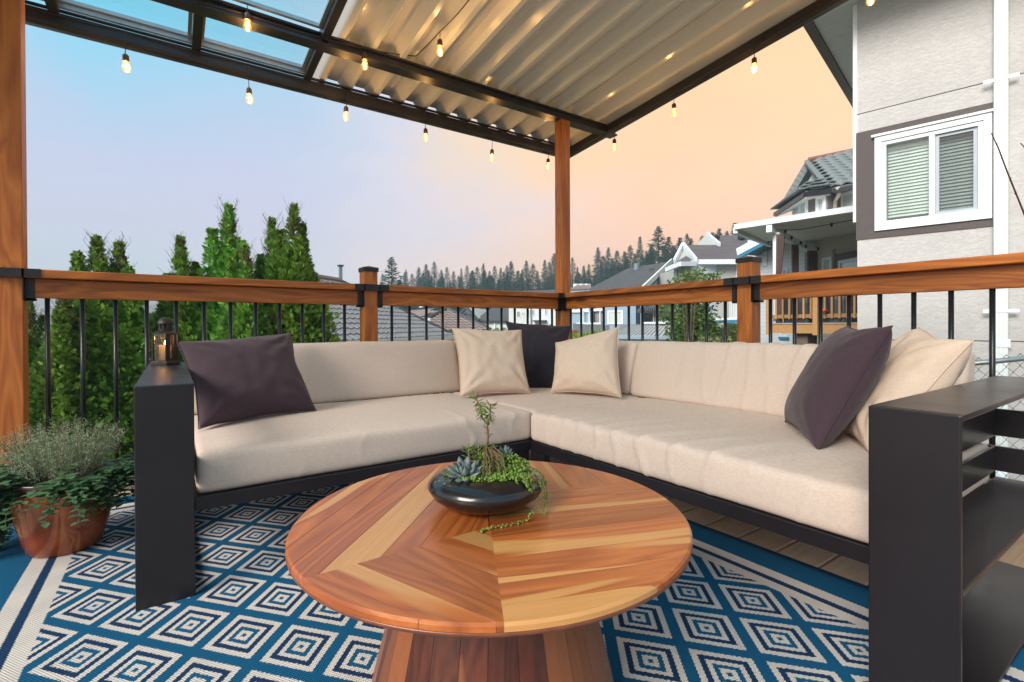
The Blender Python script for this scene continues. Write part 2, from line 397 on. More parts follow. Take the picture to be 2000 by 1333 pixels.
# ------------------------------------------------------------------ patio roof
SL = .0925
def zr(y, base=2.55): return base - SL*y        # underside of the sheets
def roof():
    root = thing('patio_roof', (0, 0, 2.485), 'dark framed patio roof of white corrugated sheets with glass skylights overhead', 'roof')
    # inner beam: dark I profile on the posts
    for z0, z1, y0, y1 in ((2.485, 2.497, -.045, .045), (2.497, 2.541, -.022, .022), (2.541, 2.553, -.045, .045)):
        MB().box((-5, y0, z0), (.60, y1, z1)).build('beam', M_roofbeam, root)
    MB().box((-5, -.044, 2.4975), (-1.9, -.0225, 2.51)).build('beam_lip', M_roofbeam, root)
    # gutter beam
    g = MB()
    g.bar((-5, .475, 2.4475), (.50, .475, 2.4475), .075, .089)
    g.build('gutter', M_roofbeam, root, bev=.022)
    MB().box((-5, .435, 2.4925), (.50, .455, 2.503)).build('gutter_lip', M_roofbeam, root)
    MB().box((-5, .514, 2.45), (.50, .60, 2.46)).box((-5, .585, 2.461), (.5, .60, 2.552)).build('gutter_trough', M_roofbeam, root)
    # right edge beam, following the slope
    q = MB(); q.bar((.505, .56, zr(.56)-.036), (.505, -3.6, zr(-3.6)-.036), .07, .078); q.build('edge_beam', M_roofbeam, root, bev=.014)
    q = MB(); q.bar((.545, .5, zr(.5)+.01), (.545, -3.6, zr(-3.6)+.01), .006, .14); q.build('white_flashing', M_white, root)
    # second beam behind the camera side
    q = MB(); q.bar((-5, -2.9, zr(-2.9)-.07), (.6, -2.9, zr(-2.9)-.07), .1, .12); q.build('beam', M_roofbeam, root)
    # corrugated sheets
    P = .1935; dep = .075
    def sheet(xa, xb, y0, y1):
        prof = []; k = math.floor((xa+.06)/P)-1
        while True:
            b = k*P-.06
            for f, h in ((.0, 0), (.16, 0), (.40, 1), (.76, 1)):
                prof.append((b+f*P, h))
            if b > xb: break
            k += 1
        prof = [p for p in prof if xa <= p[0] <= xb]
        if prof[0][0] > xa+.001: prof = [(xa, prof[0][1])]+prof
        if prof[-1][0] < xb-.001: prof.append((xb, prof[-1][1]))
        V = []; F = []; ny = 2
        for y in (y0, y1):
            for x, h in prof: V.append((x, y, zr(y)+dep*h))
        for y in (y0, y1):
            for x, h in prof: V.append((x, y, zr(y)+dep*h+.003))
        n = len(prof)
        for i in range(n-1):
            F.append((i, i+1, n+i+1, n+i)); F.append((2*n+i, 3*n+i, 3*n+i+1, 2*n+i+1)); F.append((i, 2*n+i, 2*n+i+1, i+1)); F.append((n+i, n+i+1, 3*n+i+1, 3*n+i))
        return V, F
    m, n, b = newmat('white_roof_sheet')
    oc = n.n('ShaderNodeTexCoord').outputs['Object']
    x = n.noise(n.scale(oc, 2, .5, 2), 2, 4, .6)
    n.put(b.inputs['Base Color'], n.mix(x, (.84,.81,.77,1), (.90,.88,.85,1))); b.inputs['Roughness'].default_value = .22
    bump(n, b, n.noise(n.scale(oc, 6, 1, 6), 2, 3, .5), .12, .01)
    xs = [(-5.0, -3.16), (-1.88, -.045-4*P), (-.045-4*P, -.045), (-.045, .535)]
    for a, c in xs:
        V, F = sheet(a+.0015, c-.0015, .545, -3.6)
        mb = MB(); mb.add(V, F); mb.build('corrugated_sheet', m, root)
    # framed skylights between x=-3.14 and x=-1.89
    gm, n, b = newmat('skylight_glass')
    n.t.nodes.remove(b)
    tr = n.n('ShaderNodeBsdfTransparent'); tr.inputs[0].default_value = (.90, .985, 1, 1)
    gl = n.n('ShaderNodeBsdfGlossy'); gl.inputs['Roughness'].default_value = .03; fr = n.n('ShaderNodeFresnel')
    mx = n.n('ShaderNodeMixShader'); n.t.links.new(n.m('MULTIPLY', fr.outputs[0], .10), mx.inputs[0]); n.t.links.new(tr.outputs[0], mx.inputs[1]); n.t.links.new(gl.outputs[0], mx.inputs[2])
    n.t.links.new(mx.outputs[0], n.t.nodes['Material Output'].inputs[0])
    alu = plain('skylight_alu', (.42, .44, .47), .35, .6, .1, 20)
    for xx in (-3.15, -2.515, -1.885):
        q = MB(); q.bar((xx, .44, zr(.44)+.0), (xx, -3.6, zr(-3.6)+.0), .045, .07); q.build('rafter', M_roofbeam, root)
    for (ya, yb) in ((.40, .055), (-.055, -1.35), (-1.38, -2.8)):
        for (xa, xb) in ((-3.127, -2.538), (-2.492, -1.908)):
            z0, z1 = zr(ya)+.03, zr(yb)+.03
            if ya == .40: MB().box((xa, .392, 2.4945), (xb, .414, z0-.001)).build('pane_sill', alu, root)
            pane = MB().hexa([(xa, yb, z1), (xb, yb, z1), (xb, ya, z0), (xa, ya, z0)], [(xa, yb, z1+.006), (xb, yb, z1+.006), (xb, ya, z0+.006), (xa, ya, z0+.006)]).build('glass_pane', gm, root)
            q = MB(); q.bar((xa, ya-.012, z0-.012), (xb, ya-.012, z0-.012), .022, .02)
            q.bar((xa+.008, ya-.012, z0-.012), (xa+.008, yb+.002, z1-.012), .012, .018); q.bar((xb-.012, ya-.012, z0-.012), (xb-.012, yb+.002, z1-.012), .02, .018)
            q.build('pane_trim', alu, root)
    return root
roof()

# ================================================================== STUCCO HOUSE AT THE RIGHT
def cc(X, D): return Vector((CAM.x + CW.x*D + CR.x*X, CAM.y + CW.y*D + CR.y*X, 0))
cor = cc(4.43, 6.3); dwall = (cc(-1.04, 1)-cc(0, 0)).normalized(); drear = Vector((-dwall.y, dwall.x, 0))
if (drear).dot(CW) < 0: drear = -drear
HS = Plane(cor, cor - dwall)       # u grows towards the camera side (right in the picture)
def stucco_mat(name, c1, c2, sc=1.0, amt=.42):
    m, n, b = newmat(name)
    oc = n.n('ShaderNodeTexCoord').outputs['Object']
    v = n.scale(oc, 8*sc, 8*sc, 62*sc)
    nz = n.noise(v, 1.0, 5, .62, 1.4)
    h = n.m('ABSOLUTE', n.m('SUBTRACT', nz, .5))
    h = n.smap(h, 0, .05)
    g = n.noise(oc, 160*sc, 3, .6)
    big = n.noise(oc, .7, 3, .5)
    c = n.mix(n.mapr(big, .3, .7), (*c1, 1), (*c2, 1))
    c = n.mix(n.m('MULTIPLY', n.m('SUBTRACT', 1, h), .22), c, tuple(x*.6 for x in c1)+(1,))
    n.put(b.inputs['Base Color'], c); b.inputs['Roughness'].default_value = .95
    bump(n, b, n.m('ADD', n.m('MULTIPLY', h, 1.0), n.m('MULTIPLY', g, .15)), amt, .012)
    return m
M_stucco = stucco_mat('cream_stucco', (.50, .475, .46), (.57, .545, .53))
M_taupe = stucco_mat('taupe_stucco', (.115, .095, .092), (.14, .118, .115), 2.5, .5)
M_fasc = plain('brown_fascia', (.12, .085, .075), .5)
def glassmat(name, col=(.25,.3,.32), rough=.04):
    m, n, b = newmat(name); b.inputs['Base Color'].default_value = (*col, 1); b.inputs['Roughness'].default_value = rough
    b.inputs['Specular IOR Level'].default_value = 1.0; b.inputs['Coat Weight'].default_value = .6
    return m
M_win = glassmat('window_glass', (.10, .13, .14)); M_winl = glassmat('pale_blind_glass', (.42, .50, .50))
def house_right():
    root = thing('stucco_house', HS.P(0, ground_z(5, 1)), 'tall cream stucco house with white framed blind window and downpipe at the right', 'house')
    def slab(u0, u1, z0, z1, o0, o1, nm, mat, par=root, **k):
        p = [HS.P(u0, z0, o0), HS.P(u1, z0, o0), HS.P(u1, z0, o1), HS.P(u0, z0, o1)]; q = [HS.P(u0, z1, o0), HS.P(u1, z1, o0), HS.P(u1, z1, o1), HS.P(u0, z1, o1)]
        return MB().hexa(p, q).build(nm, mat, par, **k)
    UE = 4.2; UB = HS.uz(1944, 300)[0]
    s1 = HS.uz(1800, 664)[1]; s2a = HS.uz(1684, 222)[1]; 
    z_seam = [s1, HS.uz(1700, 217)[1]]
    bt, bb = HS.uz(1700, 255)[1], HS.uz(1700, 467)[1]
    # window geometry
    u0, zt = HS.uz(1708, 269, .03); u1, _ = HS.uz(1938, 300, .03); zb = HS.uz(1708, 452, .03)[1]
    segs = [(-1.8, s1-.012), (s1, z_seam[1]-.012), (z_seam[1], 5.0)]
    # wall panels around the window opening
    slab(0, UE, -1.8, s1-.012, 0, -.18, 'wall', M_stucco)
    slab(0, UE, s1, zb, 0, -.18, 'wall', M_stucco)
    slab(0, u0, zb, zt, 0, -.18, 'wall', M_stucco); slab(u1, UE, zb, zt, 0, -.18, 'wall', M_stucco)
    slab(0, UE, zt, z_seam[1]-.012, 0, -.18, 'wall', M_stucco); slab(0, UE, z_seam[1], 4.93, 0, -.18, 'wall', M_stucco)
    slab(0.01, UE-.01, s1-.012, s1, -.006, -.17, 'seam', M_taupe); slab(0.01, UE-.01, z_seam[1]-.012, z_seam[1], -.006, -.17, 'seam', M_taupe)
    ub2 = UB-.02
    # dark band proud of the wall, in four strips round the window
    slab(-.012, u0, bb, bt, .012, .001, 'accent_band', M_taupe); slab(u1, ub2, bb, bt, .012, .001, 'accent_band', M_taupe)
    slab(u0, u1, zt, bt, .012, .001, 'accent_band', M_taupe); slab(u0, u1, bb, zb, .012, .001, 'accent_band', M_taupe)
    # side wall going away (hidden) + roof
    a = HS.P(0, 0, -.18); 
    d = drear*9
    MB().hexa([HS.P(.0, -1.8, -.182), HS.P(.18, -1.8, -.182), HS.P(.18, -1.8, -.182)+d, HS.P(.0, -1.8, -.182)+d], [HS.P(.0, 4.93, -.182), HS.P(.18, 4.93, -.182), HS.P(.18, 4.93, -.182)+d, HS.P(.0, 4.93, -.182)+d]).build('side_wall', M_stucco, root)
    MB().hexa([HS.P(-.045, s1+1.5, .004), HS.P(.0, s1+1.5, .004), HS.P(.0, s1+1.5, -.09), HS.P(-.045, s1+1.5, -.09)], [HS.P(-.045, 4.9, .004), HS.P(.0, 4.9, .004), HS.P(.0, 4.9, -.09), HS.P(-.045, 4.9, -.09)]).build('corner_trim', M_white, root)
    # soffit boards + fascia
    L0 = HS.P(-.50, 4.93, .9); Wd = (HS.P(1, 0)-HS.P(0, 0)).normalized()
    so = bpy.data.objects
    n = 26; ln = 10.5
    for k in range(n):
        p = L0 + drear*(ln*k/n); q = L0 + drear*(ln*(k+1)/n-.006)
        MB().hexa([p, p+Wd*4.6, q+Wd*4.6, q], [p+Vector((0,0,.02)), p+Wd*4.6+Vector((0,0,.02)), q+Wd*4.6+Vector((0,0,.02)), q+Vector((0,0,.02))]).build('soffit_board', M_white, root)
    p = L0 - Wd*.035; q = p + drear*ln
    MB().hexa([p-Vector((0,0,.03)), p+Wd*.03-Vector((0,0,.03)), q+Wd*.03-Vector((0,0,.03)), q-Vector((0,0,.03))], [p+Vector((0,0,.17)), p+Wd*.03+Vector((0,0,.17)), q+Wd*.03+Vector((0,0,.17)), q+Vector((0,0,.17))]).build('fascia', M_fasc, root)
    p2 = p - Wd*.11; q2 = p2+drear*ln
    MB().hexa([p2+Vector((0,0,.03)), p-Wd*.004+Vector((0,0,.03)), q-Wd*.004+Vector((0,0,.03)), q2+Vector((0,0,.03))], [p2+Vector((0,0,.15)), p-Wd*.004+Vector((0,0,.15)), q-Wd*.004+Vector((0,0,.15)), q2+Vector((0,0,.15))]).build('gutter', M_fasc, root)
    c = L0+Wd*2.4+Vector((0,0,1.6))
    MB().add([p+Vector((0,0,.18)), q+Vector((0,0,.18)), c+drear*ln, c, L0+Wd*4.8+Vector((0,0,.18)), L0+Wd*4.8+drear*ln+Vector((0,0,.18))], [(0,1,2,3),(3,2,5,4),(0,3,4),(1,5,2)]).build('roof', plain('roof_dark', (.06,.055,.055), .9), root)
    # window: outer trim, inner frame, mullion, panes, blinds
    W_ = Plane(HS.P(0, 0), HS.P(1, 0))
    zf = zt; t = .075; um = HS.uz(1814, 300, .03)[0]; 
    def fr(a0, a1, b0, b1, o0, o1, nm, mat, par, **k): return slab(a0, a1, b0, b1, o0, o1, nm, mat, par, **k)
    win = MB()
    def ring(mb, a0, a1, b0, b1, tt, o0, o1):
        for (x0, x1, y0, y1) in ((a0, a1, b1-tt, b1), (a0, a1, b0, b0+tt), (a0, a0+tt, b0+tt, b1-tt), (a1-tt, a1, b0+tt, b1-tt)):
            mb.hexa([HS.P(x0, y0, o0), HS.P(x1, y0, o0), HS.P(x1, y0, o1), HS.P(x0, y0, o1)], [HS.P(x0, y1, o0), HS.P(x1, y1, o0), HS.P(x1, y1, o1), HS.P(x0, y1, o1)])
    ring(win, u0, u1, zb, zf, .07, .035, -.10)
    W0 = win.build('window', M_vinyl, root, bev=.004)
    mb = MB(); ring(mb, u0+.0705, u1-.0705, zb+.0705, zf-.0705, .045, .018, -.10); mb.build('window_frame', M_vinyl, W0, bev=.004)
    slab(u0-.03, u1+.02, zf+.001, zf+.028, .055, .0, 'window_head', M_white, W0)
    umid = um+.0
    slab(umid, umid+.055, zb+.116, zf-.116, .012, -.08, 'mullion', M_vinyl, W0, bev=.003)
    a0, a1, b0, b1 = u0+.1165, umid-.001, zb+.1165, zf-.1165
    c0, c1 = umid+.056, u1-.1165
    grey = plain('grey_sash', (.36, .40, .46), .5)
    mb = MB(); ring(mb, c0, c1, b0, b1, .035, -.012, -.03); mb.build('sash', grey, W0)
    slat = plain('blind_slat', (.84, .87, .86), .6)
    gm, n, b = newmat('clear_window_pane'); n.t.nodes.remove(b)
    def clr(name, tint, f):
        m, n, b = newmat(name); n.t.nodes.remove(b)
        tr = n.n('ShaderNodeBsdfTransparent'); tr.inputs[0].default_value = tint
        gl = n.n('ShaderNodeBsdfGlossy'); gl.inputs['Roughness'].default_value = .02
        mx = n.n('ShaderNodeMixShader'); lw = n.n('ShaderNodeFresnel')
        n.t.links.new(n.m('ADD', n.m('MULTIPLY', lw.outputs[0], .8), f), mx.inputs[0]); n.t.links.new(tr.outputs[0], mx.inputs[1]); n.t.links.new(gl.outputs[0], mx.inputs[2])
        n.t.links.new(mx.outputs[0], n.t.nodes['Material Output'].inputs[0]); return m
    g1 = clr('green_tint_pane', (.90, .96, .94, 1), .07); g2 = clr('insect_screen', (.72, .77, .77, 1), .03)
    slab(a0, a1, b0, b1, -.045, -.05, 'pane', g1, W0); slab(c0+.035, c1-.035, b0+.035, b1-.035, -.028, -.031, 'insect_screen', g2, W0)
    mbl = None; ns = 22
    zz = [b0+.05+(b1-b0-.06)*k/ns for k in range(ns)]
    for (x0, x1) in ((a0+.004, a1-.004), (c0+.01, c1-.01)):
        me = None
        for k, z in enumerate(zz):
            pts = [HS.P(x0, z, -.105), HS.P(x1, z, -.105), HS.P(x1, z+.034, -.135), HS.P(x0, z+.034, -.135)]
            MB().hexa(pts, [p_+Vector((0, 0, .002)) for p_ in pts]).build('blind_slat', slat, W0)
    slab(u0+.05, u1-.05, zb+.03, zf-.03, -.30, -.31, 'room_backing', plain('dim_room', (.22, .26, .24), .9), W0)  # panel behind the blinds; the room's dimness is put into its colour
    # downpipe, in front of wall
    ud = HS.uz(1955, 300, .06)[0]; wdp = .058
    mbd = MB()
    for (o0, o1, e) in ((.012, .075, 0),):
        mbd.hexa([HS.P(ud-wdp, -.80, o0), HS.P(ud+wdp, -.80, o0), HS.P(ud+wdp, -.80, o1), HS.P(ud-wdp, -.80, o1)], [HS.P(ud-wdp, 4.9, o0), HS.P(ud+wdp, 4.9, o0), HS.P(ud+wdp, 4.9, o1), HS.P(ud-wdp, 4.9, o1)])
    dp = mbd.build('downpipe', plain('pale_downpipe', (.66,.70,.67), .45, 0, .04), root, bev=.008)
    for k in (-.032, .0, .032):
        slab(ud+k-.008, ud+k+.008, -.78, 4.88, .075, .079, 'rib', M_vinyl, dp)
    zc = HS.uz(1955, 155, .06)[1]
    for z in (zc, .95):
        slab(ud-.14, ud+.14, z-.018, z+.018, .0795, .083, 'pipe_strap', M_white, dp)
    slab(ud-.075, ud+.075, s1-.07, s1+.02, .0785, .082, 'pipe_joint', M_vinyl, dp)
    mb = MB(); mb.tube([HS.P(ud, -.78, .04), HS.P(ud, -.86, .09), HS.P(ud+.03, -.90, .30)], .06, 10); mb.build('spout', M_white, dp)
house_right()

# ------------------------------------------------------------------ chain link fence
def chain_fence():
    a = at(1780, 722, 3.25); b = at(2330, 668, 3.0)
    dx_ = Vector((b.x-a.x, b.y-a.y, 0)); L = dx_.length; u = dx_.normalized(); sl_ = (b.z-a.z)/L
    root = thing('chain_link_fence', (a.x, a.y, ground_z(a.x, a.y)), 'green wire chain link fence with galvanised top rail below the stucco wall', 'fence')
    galv = plain('galvanised_steel', (.42, .45, .46), .4, .6, .2, 20)
    wire = plain('green_coated_wire', (.015, .085, .085), .4)
    MB().tube([a, b], .017, 12).build('top_rail', galv, root, True)
    for t in (0.02, .98):
        p = a.lerp(b, t); MB().tube([(p.x, p.y, -1.3), (p.x, p.y, p.z)], .022, 10).build('fence_post', galv, root, True)
    hh = 1.45; c = .078; r = .0022
    mb = MB(); nn = int(L/c)
    def pt(s, d): return Vector((a.x, a.y, 0)) + u*s + Vector((0, 0, a.z+.035 + sl_*s - d))
    nrm = u.cross(Vector((0, 0, 1)))
    rows = int(hh/(c/2)); 
    for k in range(nn+1):
        for sgn in (1, -1):
            pts = []
            for j in range(rows+1):
                s = k*c + (c/2 if (j % 2) else 0)*sgn
                if s < -c or s > L+c: continue
                pts.append(pt(s, j*c/2) + nrm*(.003*sgn*(1 if j % 2 else -1)))
            mb.tube(pts, r, 3, False)
    mb.build('wire_mesh', wire, root, kind='stuff')
chain_fence()
# ================================================================== SOFA
def rbox(mn, mx, r, step, fn=None):
    """rounded box surface with regular subdivision; fn(p, n) -> displaced point"""
    mn = np.array(mn, float); mx = np.array(mx, float); sz = mx-mn
    V = []; F = []; idx = {}
    nn = [max(3, int(round(s/step))) for s in sz]
    def vid(i, j, k):
        key = (i, j, k)
        if key not in idx:
            p = mn + sz*np.array([i/nn[0], j/nn[1], k/nn[2]])
            # cluster lines near the edges so the rounding is kept
            q = np.minimum(np.maximum(p, mn+r), mx-r); d = p-q; l = np.linalg.norm(d)
            nrm = d/l if l > 1e-9 else np.zeros(3)
            p2 = q + nrm*r if l > 1e-9 else p
            idx[key] = len(V); V.append((p2, nrm))
        return idx[key]
    def face(ax, side):
        a, b = [x for x in range(3) if x != ax]
        for i in range(nn[a]):
            for j in range(nn[b]):
                def I(u, v):
                    t = [0, 0, 0]; t[ax] = nn[ax] if side else 0; t[a] = u; t[b] = v; return vid(*t)
                q = [I(i, j), I(i+1, j), I(i+1, j+1), I(i, j+1)]
                flip = (side == 0) ^ (ax == 1)
                F.append(tuple(q[::-1] if flip else q))
    for ax in range(3):
        for s in (0, 1): face(ax, s)
    out = []
    for p, n in V:
        out.append(Vector(fn(p, n, mn, mx)) if fn else Vector(p))
    return out, F
def hsh(i): return (math.sin(i*127.1+3.3)*43758.5453) % 1
def cush(name, mn, mx, parent, mat, r=.022, step=.02, fn=None, label=None):
    v, f = rbox(mn, mx, r, step, fn); mb = MB(); mb.add(v, f); o = mb.build(name, mat, parent, True)
    if label: o['label'] = label
    return o
from mathutils import noise as mn_
def nz(x, y, z): return mn_.noise(Vector((x, y, z)))
def sofa():
    root = thing('sectional_sofa', (-1.5, -1.1, 0), 'L shaped outdoor sectional sofa with black metal frame and beige cushions', 'sofa')
    T = .012
    # left arm: folded metal box, open outwards
    def arm(nm, x0, x1, y0, y1, h, axis, outer):
        a = bpy.data.objects.new('arm', None); COL.objects.link(a); a.parent = root
        WM[a.name] = wm(root) @ (wm(root).inverted() @ Matrix.Translation(Vector((x0, y0, 0)))); a.matrix_basis = wm(root).inverted() @ Matrix.Translation(Vector((x0, y0, 0)))
        if axis == 1:   # length along y, front at y0
            MB().box((x0, y0, 0), (x1, y0+T, h-.0005)).build('front_panel', M_sofa, a, bev=.003)
            MB().box((x0, y0+T+.0005, h-T), (x1, y1, h)).build('top_panel', M_sofa, a, bev=.002)
            MB().box((x0, y0+T+.0005, .02), (x1, y1, .032)).build('shelf', M_sofa, a, bev=.002)
            MB().box((x0, y0+T+.0005, .30), (x1, y1, .312)).build('shelf', M_sofa, a, bev=.002)
            MB().box((x1-.014, y0+T+.0005, .2), (x1-.002, y1-.02, .27)).box((x1-.014, y0+T+.0005, .33), (x1-.002, y1-.02, .41)).build('side_rail', M_sofa, a)
        else:           # length along x, front at x0
            MB().box((x0, y0, 0), (x0+T, y1, h-.0005)).build('front_panel', M_sofa, a, bev=.003)
            MB().box((x0+T+.0005, y0, h-T), (x1, y1, h)).build('top_panel', M_sofa, a, bev=.002)
            MB().box((x0+T+.0005, y0, .02), (x1, y1, .032)).build('shelf', M_sofa, a, bev=.002)
            MB().box((x0+T+.0005, y0, .295), (x1, y1, .307)).build('shelf', M_sofa, a, bev=.002)
        return a
    arm('arm', -2.737, -2.594, -1.345, -.22, .64, 1, -1)
    arm('arm', -1.455, -.43, -2.812, -2.665, .637, 0, -1)
    # two wide rails behind the right arm, reaching past it
    for z0, z1 in ((.425, .525), (.30+.02, .30+.03)): pass
    for z0, z1 in ((.44, .528), (.325, .405)):
        mb = MB().box((-.428, -3.35, z0), (-.412, -2.64, z1)); mb.build('back_slat', M_sofa, root, bev=.001)
        mb = MB().box((-1.22, -2.664, z0), (-.43, -2.656, z1-.0)); mb.build('side_slat', M_sofa, root, bev=.001)
    # seat frame
    FZ0, FZ1 = .238, .281
    XL, XR, YF, YR = -2.593, -1.30, -1.285, -2.664
    mb = MB().box((XL, YF, FZ0), (XR-.001, YF+.035, FZ1)); mb.box((XL, -.30, FZ0), (-.36, -.26, FZ1)); mb.box((XL, YF+.036, FZ1-.012), (-.40, -.301, FZ1-.001)); mb.build('seat_frame', M_sofa, root, bev=.002)
    mb = MB().box((XR, YR, FZ0), (XR+.035, YF+.0345, FZ1)); mb.box((-.40, YR, FZ0), (-.361, -.301, FZ1)); mb.box((XR+.036, YR, FZ1-.012), (-.401, YF+.034, FZ1-.001)); mb.build('seat_frame', M_sofa, root, bev=.002)
    for (x, y) in ((XR-.06, YF+.005), (-.45, -.36), (-2.5, -.36), (-.45, YR+.1)):
        MB().box((x, y, 0), (x+.055, y+.055, FZ0-.0005)).build('leg', M_sofa, root, bev=.002)
    MB().box((XR-.12, YF+.01, 0.0), (XR-.064, YF+.03, FZ0-.0005)).build('leg', M_sofa, root, bev=.002)
    MB().box((XR-.003, YF-.10, 0.0), (XR+.03, YF-.004, FZ0-.0005)).build('leg', M_sofa, root, bev=.002)
    # back frame
    mb = MB()
    for z in (.46, .58): mb.box((XL, -.285, z), (-.36, -.272, z+.05)); mb.box((-.375, YR+.07, z+.001), (-.362, -.286, z+.051))
    for x in (-2.5, -1.9, -1.3, -.5): mb.box((x, -.2715, .28), (x+.04, -.26, .632))
    for y in (-2.55, -2.0, -1.3, -.6): mb.box((-.3615, y, .28), (-.35, y+.04, .632))
    mb.build('back_frame', M_sofa, root)
    # seat cushions
    def crown(p, mn, mx, amt=.012):
        fx = (p[0]-mn[0])/(mx[0]-mn[0]); fy = (p[1]-mn[1])/(mx[1]-mn[1])
        return amt*(1-(2*fx-1)**4)*(1-(2*fy-1)**4)
    def seatL(p, n, mn, mx):
        z = p[2]; x, y = p[0], p[1]
        t = (z-mn[2])/(mx[2]-mn[2])
        z += t*(crown(p, mn, mx) + .0035*nz(x*3, y*3, 1))
        if t > .3:
            for k, (cx, wd, am) in enumerate(((-1.62, .012, .006), (-1.48, .009, .006), (-1.37, .010, .005), (-2.05, .010, .0015))):
                g = math.exp(-((x-cx-.05*(y-mn[1])-.01*math.sin(z*40))/wd)**2)*math.exp(-max(0, y-mn[1])/.22); z += am*g*t
        if y < mn[1]+.03:
            bul = .004*math.sin(math.pi*min(1, max(0, t)))
            y -= bul + .003*nz(x*5, z*9, 4)
            for cx, wd, am in ((-1.62, .008, .005), (-1.48, .006, .005), (-1.37, .007, .004), (-2.05, .006, .002), (-2.3, .01, .002)):
                y -= am*math.exp(-((x-cx-.03*math.sin(z*30+cx*9))/wd)**2)
        return (x, y, z)
    cr = [(-1.42, .010, .006), (-1.52, .009, .007), (-1.60, .012, .009), (-1.70, .010, .010), (-1.80, .012, .009), (-1.93, .013, .011), (-2.07, .010, .011), (-2.20, .013, .010), (-2.31, .009, .005), (-2.46, .014, .003)]
    def seatR(p, n, mn, mx):
        z = p[2]; x, y = p[0], p[1]; t = (z-mn[2])/(mx[2]-mn[2])
        z += t*(crown(p, mn, mx) + .006*nz(x*2.5, y*3, 7))
        dxf = max(0, x-mn[0])
        for k, (cy, wd, am) in enumerate(cr):
            yc = cy - .22*dxf*(1+.5*hsh(k)) + .02*nz(x*6, cy, 2)
            w2 = wd*(1+5*dxf)
            g = math.exp(-((y-yc)/w2)**2)
            if t > .5: z += am*1.2*g*math.exp(-dxf/(.25+.15*hsh(k+9)))*min(1, t)
        if x < mn[0]+.03:
            x -= .004*math.sin(math.pi*min(1, max(0, t))) + .004*nz(y*5, z*9, 4)
            for k, (cy, wd, am) in enumerate(cr):
                am *= 1.15; gg = math.exp(-((y-cy-.02*math.sin(z*22+k))/(wd*.8))**2)*(1 if hsh(k+3) > .35 else .4+.6*t)
                x -= am*gg
        return (x, y, z)
    Z0, Z1 = .2815, .412
    cush('seat_cushion', (-2.588, -1.272, Z0), (-1.278, -.44, Z1), root, M_beige, .021, .0125, seatL)
    cush('seat_cushion', (-1.274, -1.272, Z0), (-.42, -.44, Z1), root, M_beige, .021, .02, lambda p, n, a, b: (p[0], p[1], p[2]+((p[2]-a[2])/(b[2]-a[2]))*crown(p, a, b, .008)))
    cush('seat_cushion', (-1.300, -2.652, Z0), (-.42, -1.276, Z1), root, M_beige, .021, .0125, seatR)
    # back cushions, leaning back
    ZB, ZT = .415, .722
    def lean(ax, amt=.16, wr=None):
        def fn(p, n, mn, mx):
            x, y, z = p; t = (z-mn[2])/(mx[2]-mn[2])
            bow = .009*math.sin(math.pi*min(1, max(0, t)))
            if ax == 1:
                front = y < (mn[1]+mx[1])/2
                if front: y -= bow + .004*nz(x*4, z*6, 3)
                y += amt*(1-(1-t))*.75
                z += t*.004*nz(x*3, 1, 5)
            else:
                front = x < (mn[0]+mx[0])/2
                if wr:
                    for k, (cy, wd, am) in enumerate(wr):
                        yc = cy + .05*(t-.5)*math.sin(k*2.1) + .006*math.sin(z*25+k)
                        g = 1.35*am*math.exp(-((y-yc)/wd)**2)*(.35+.65*abs(math.sin(1.3*k+t*2.2)))
                        if front: x -= g
                        if t > .75: z += g*.7
                if front: x -= bow + .004*nz(y*4, z*6, 8)
                x += amt*t*.75
                z += t*.004*nz(y*3, 1, 5)
            return (x, y, z)
        return fn
    wr = [(-1.55, .02, .003), (-1.66, .014, .004), (-1.76, .012, .006), (-1.88, .012, .007), (-1.97, .014, .008), (-2.07, .012, .010), (-2.15, .012, .009), (-2.24, .014, .008), (-2.33, .016, .006), (-2.42, .02, .005)]
    cush('back_cushion', (-2.588, -.485, ZB), (-1.205, -.375, ZT), root, M_beige, .028, .02, lean(1, .12))
    cush('back_cushion', (-1.200, -.485, ZB), (-.44, -.375, ZT-.004), root, M_beige, .028, .02, lean(1, .12))
    cush('back_cushion', (-.555, -1.195, ZB), (-.445, -.50, ZT-.006), root, M_beige, .028, .02, lean(0, .10))
    cush('back_cushion', (-.560, -2.61, ZB), (-.448, -1.200, ZT-.002), root, M_beige, .028, .011, lean(0, .10, wr))
    return root
sofa()

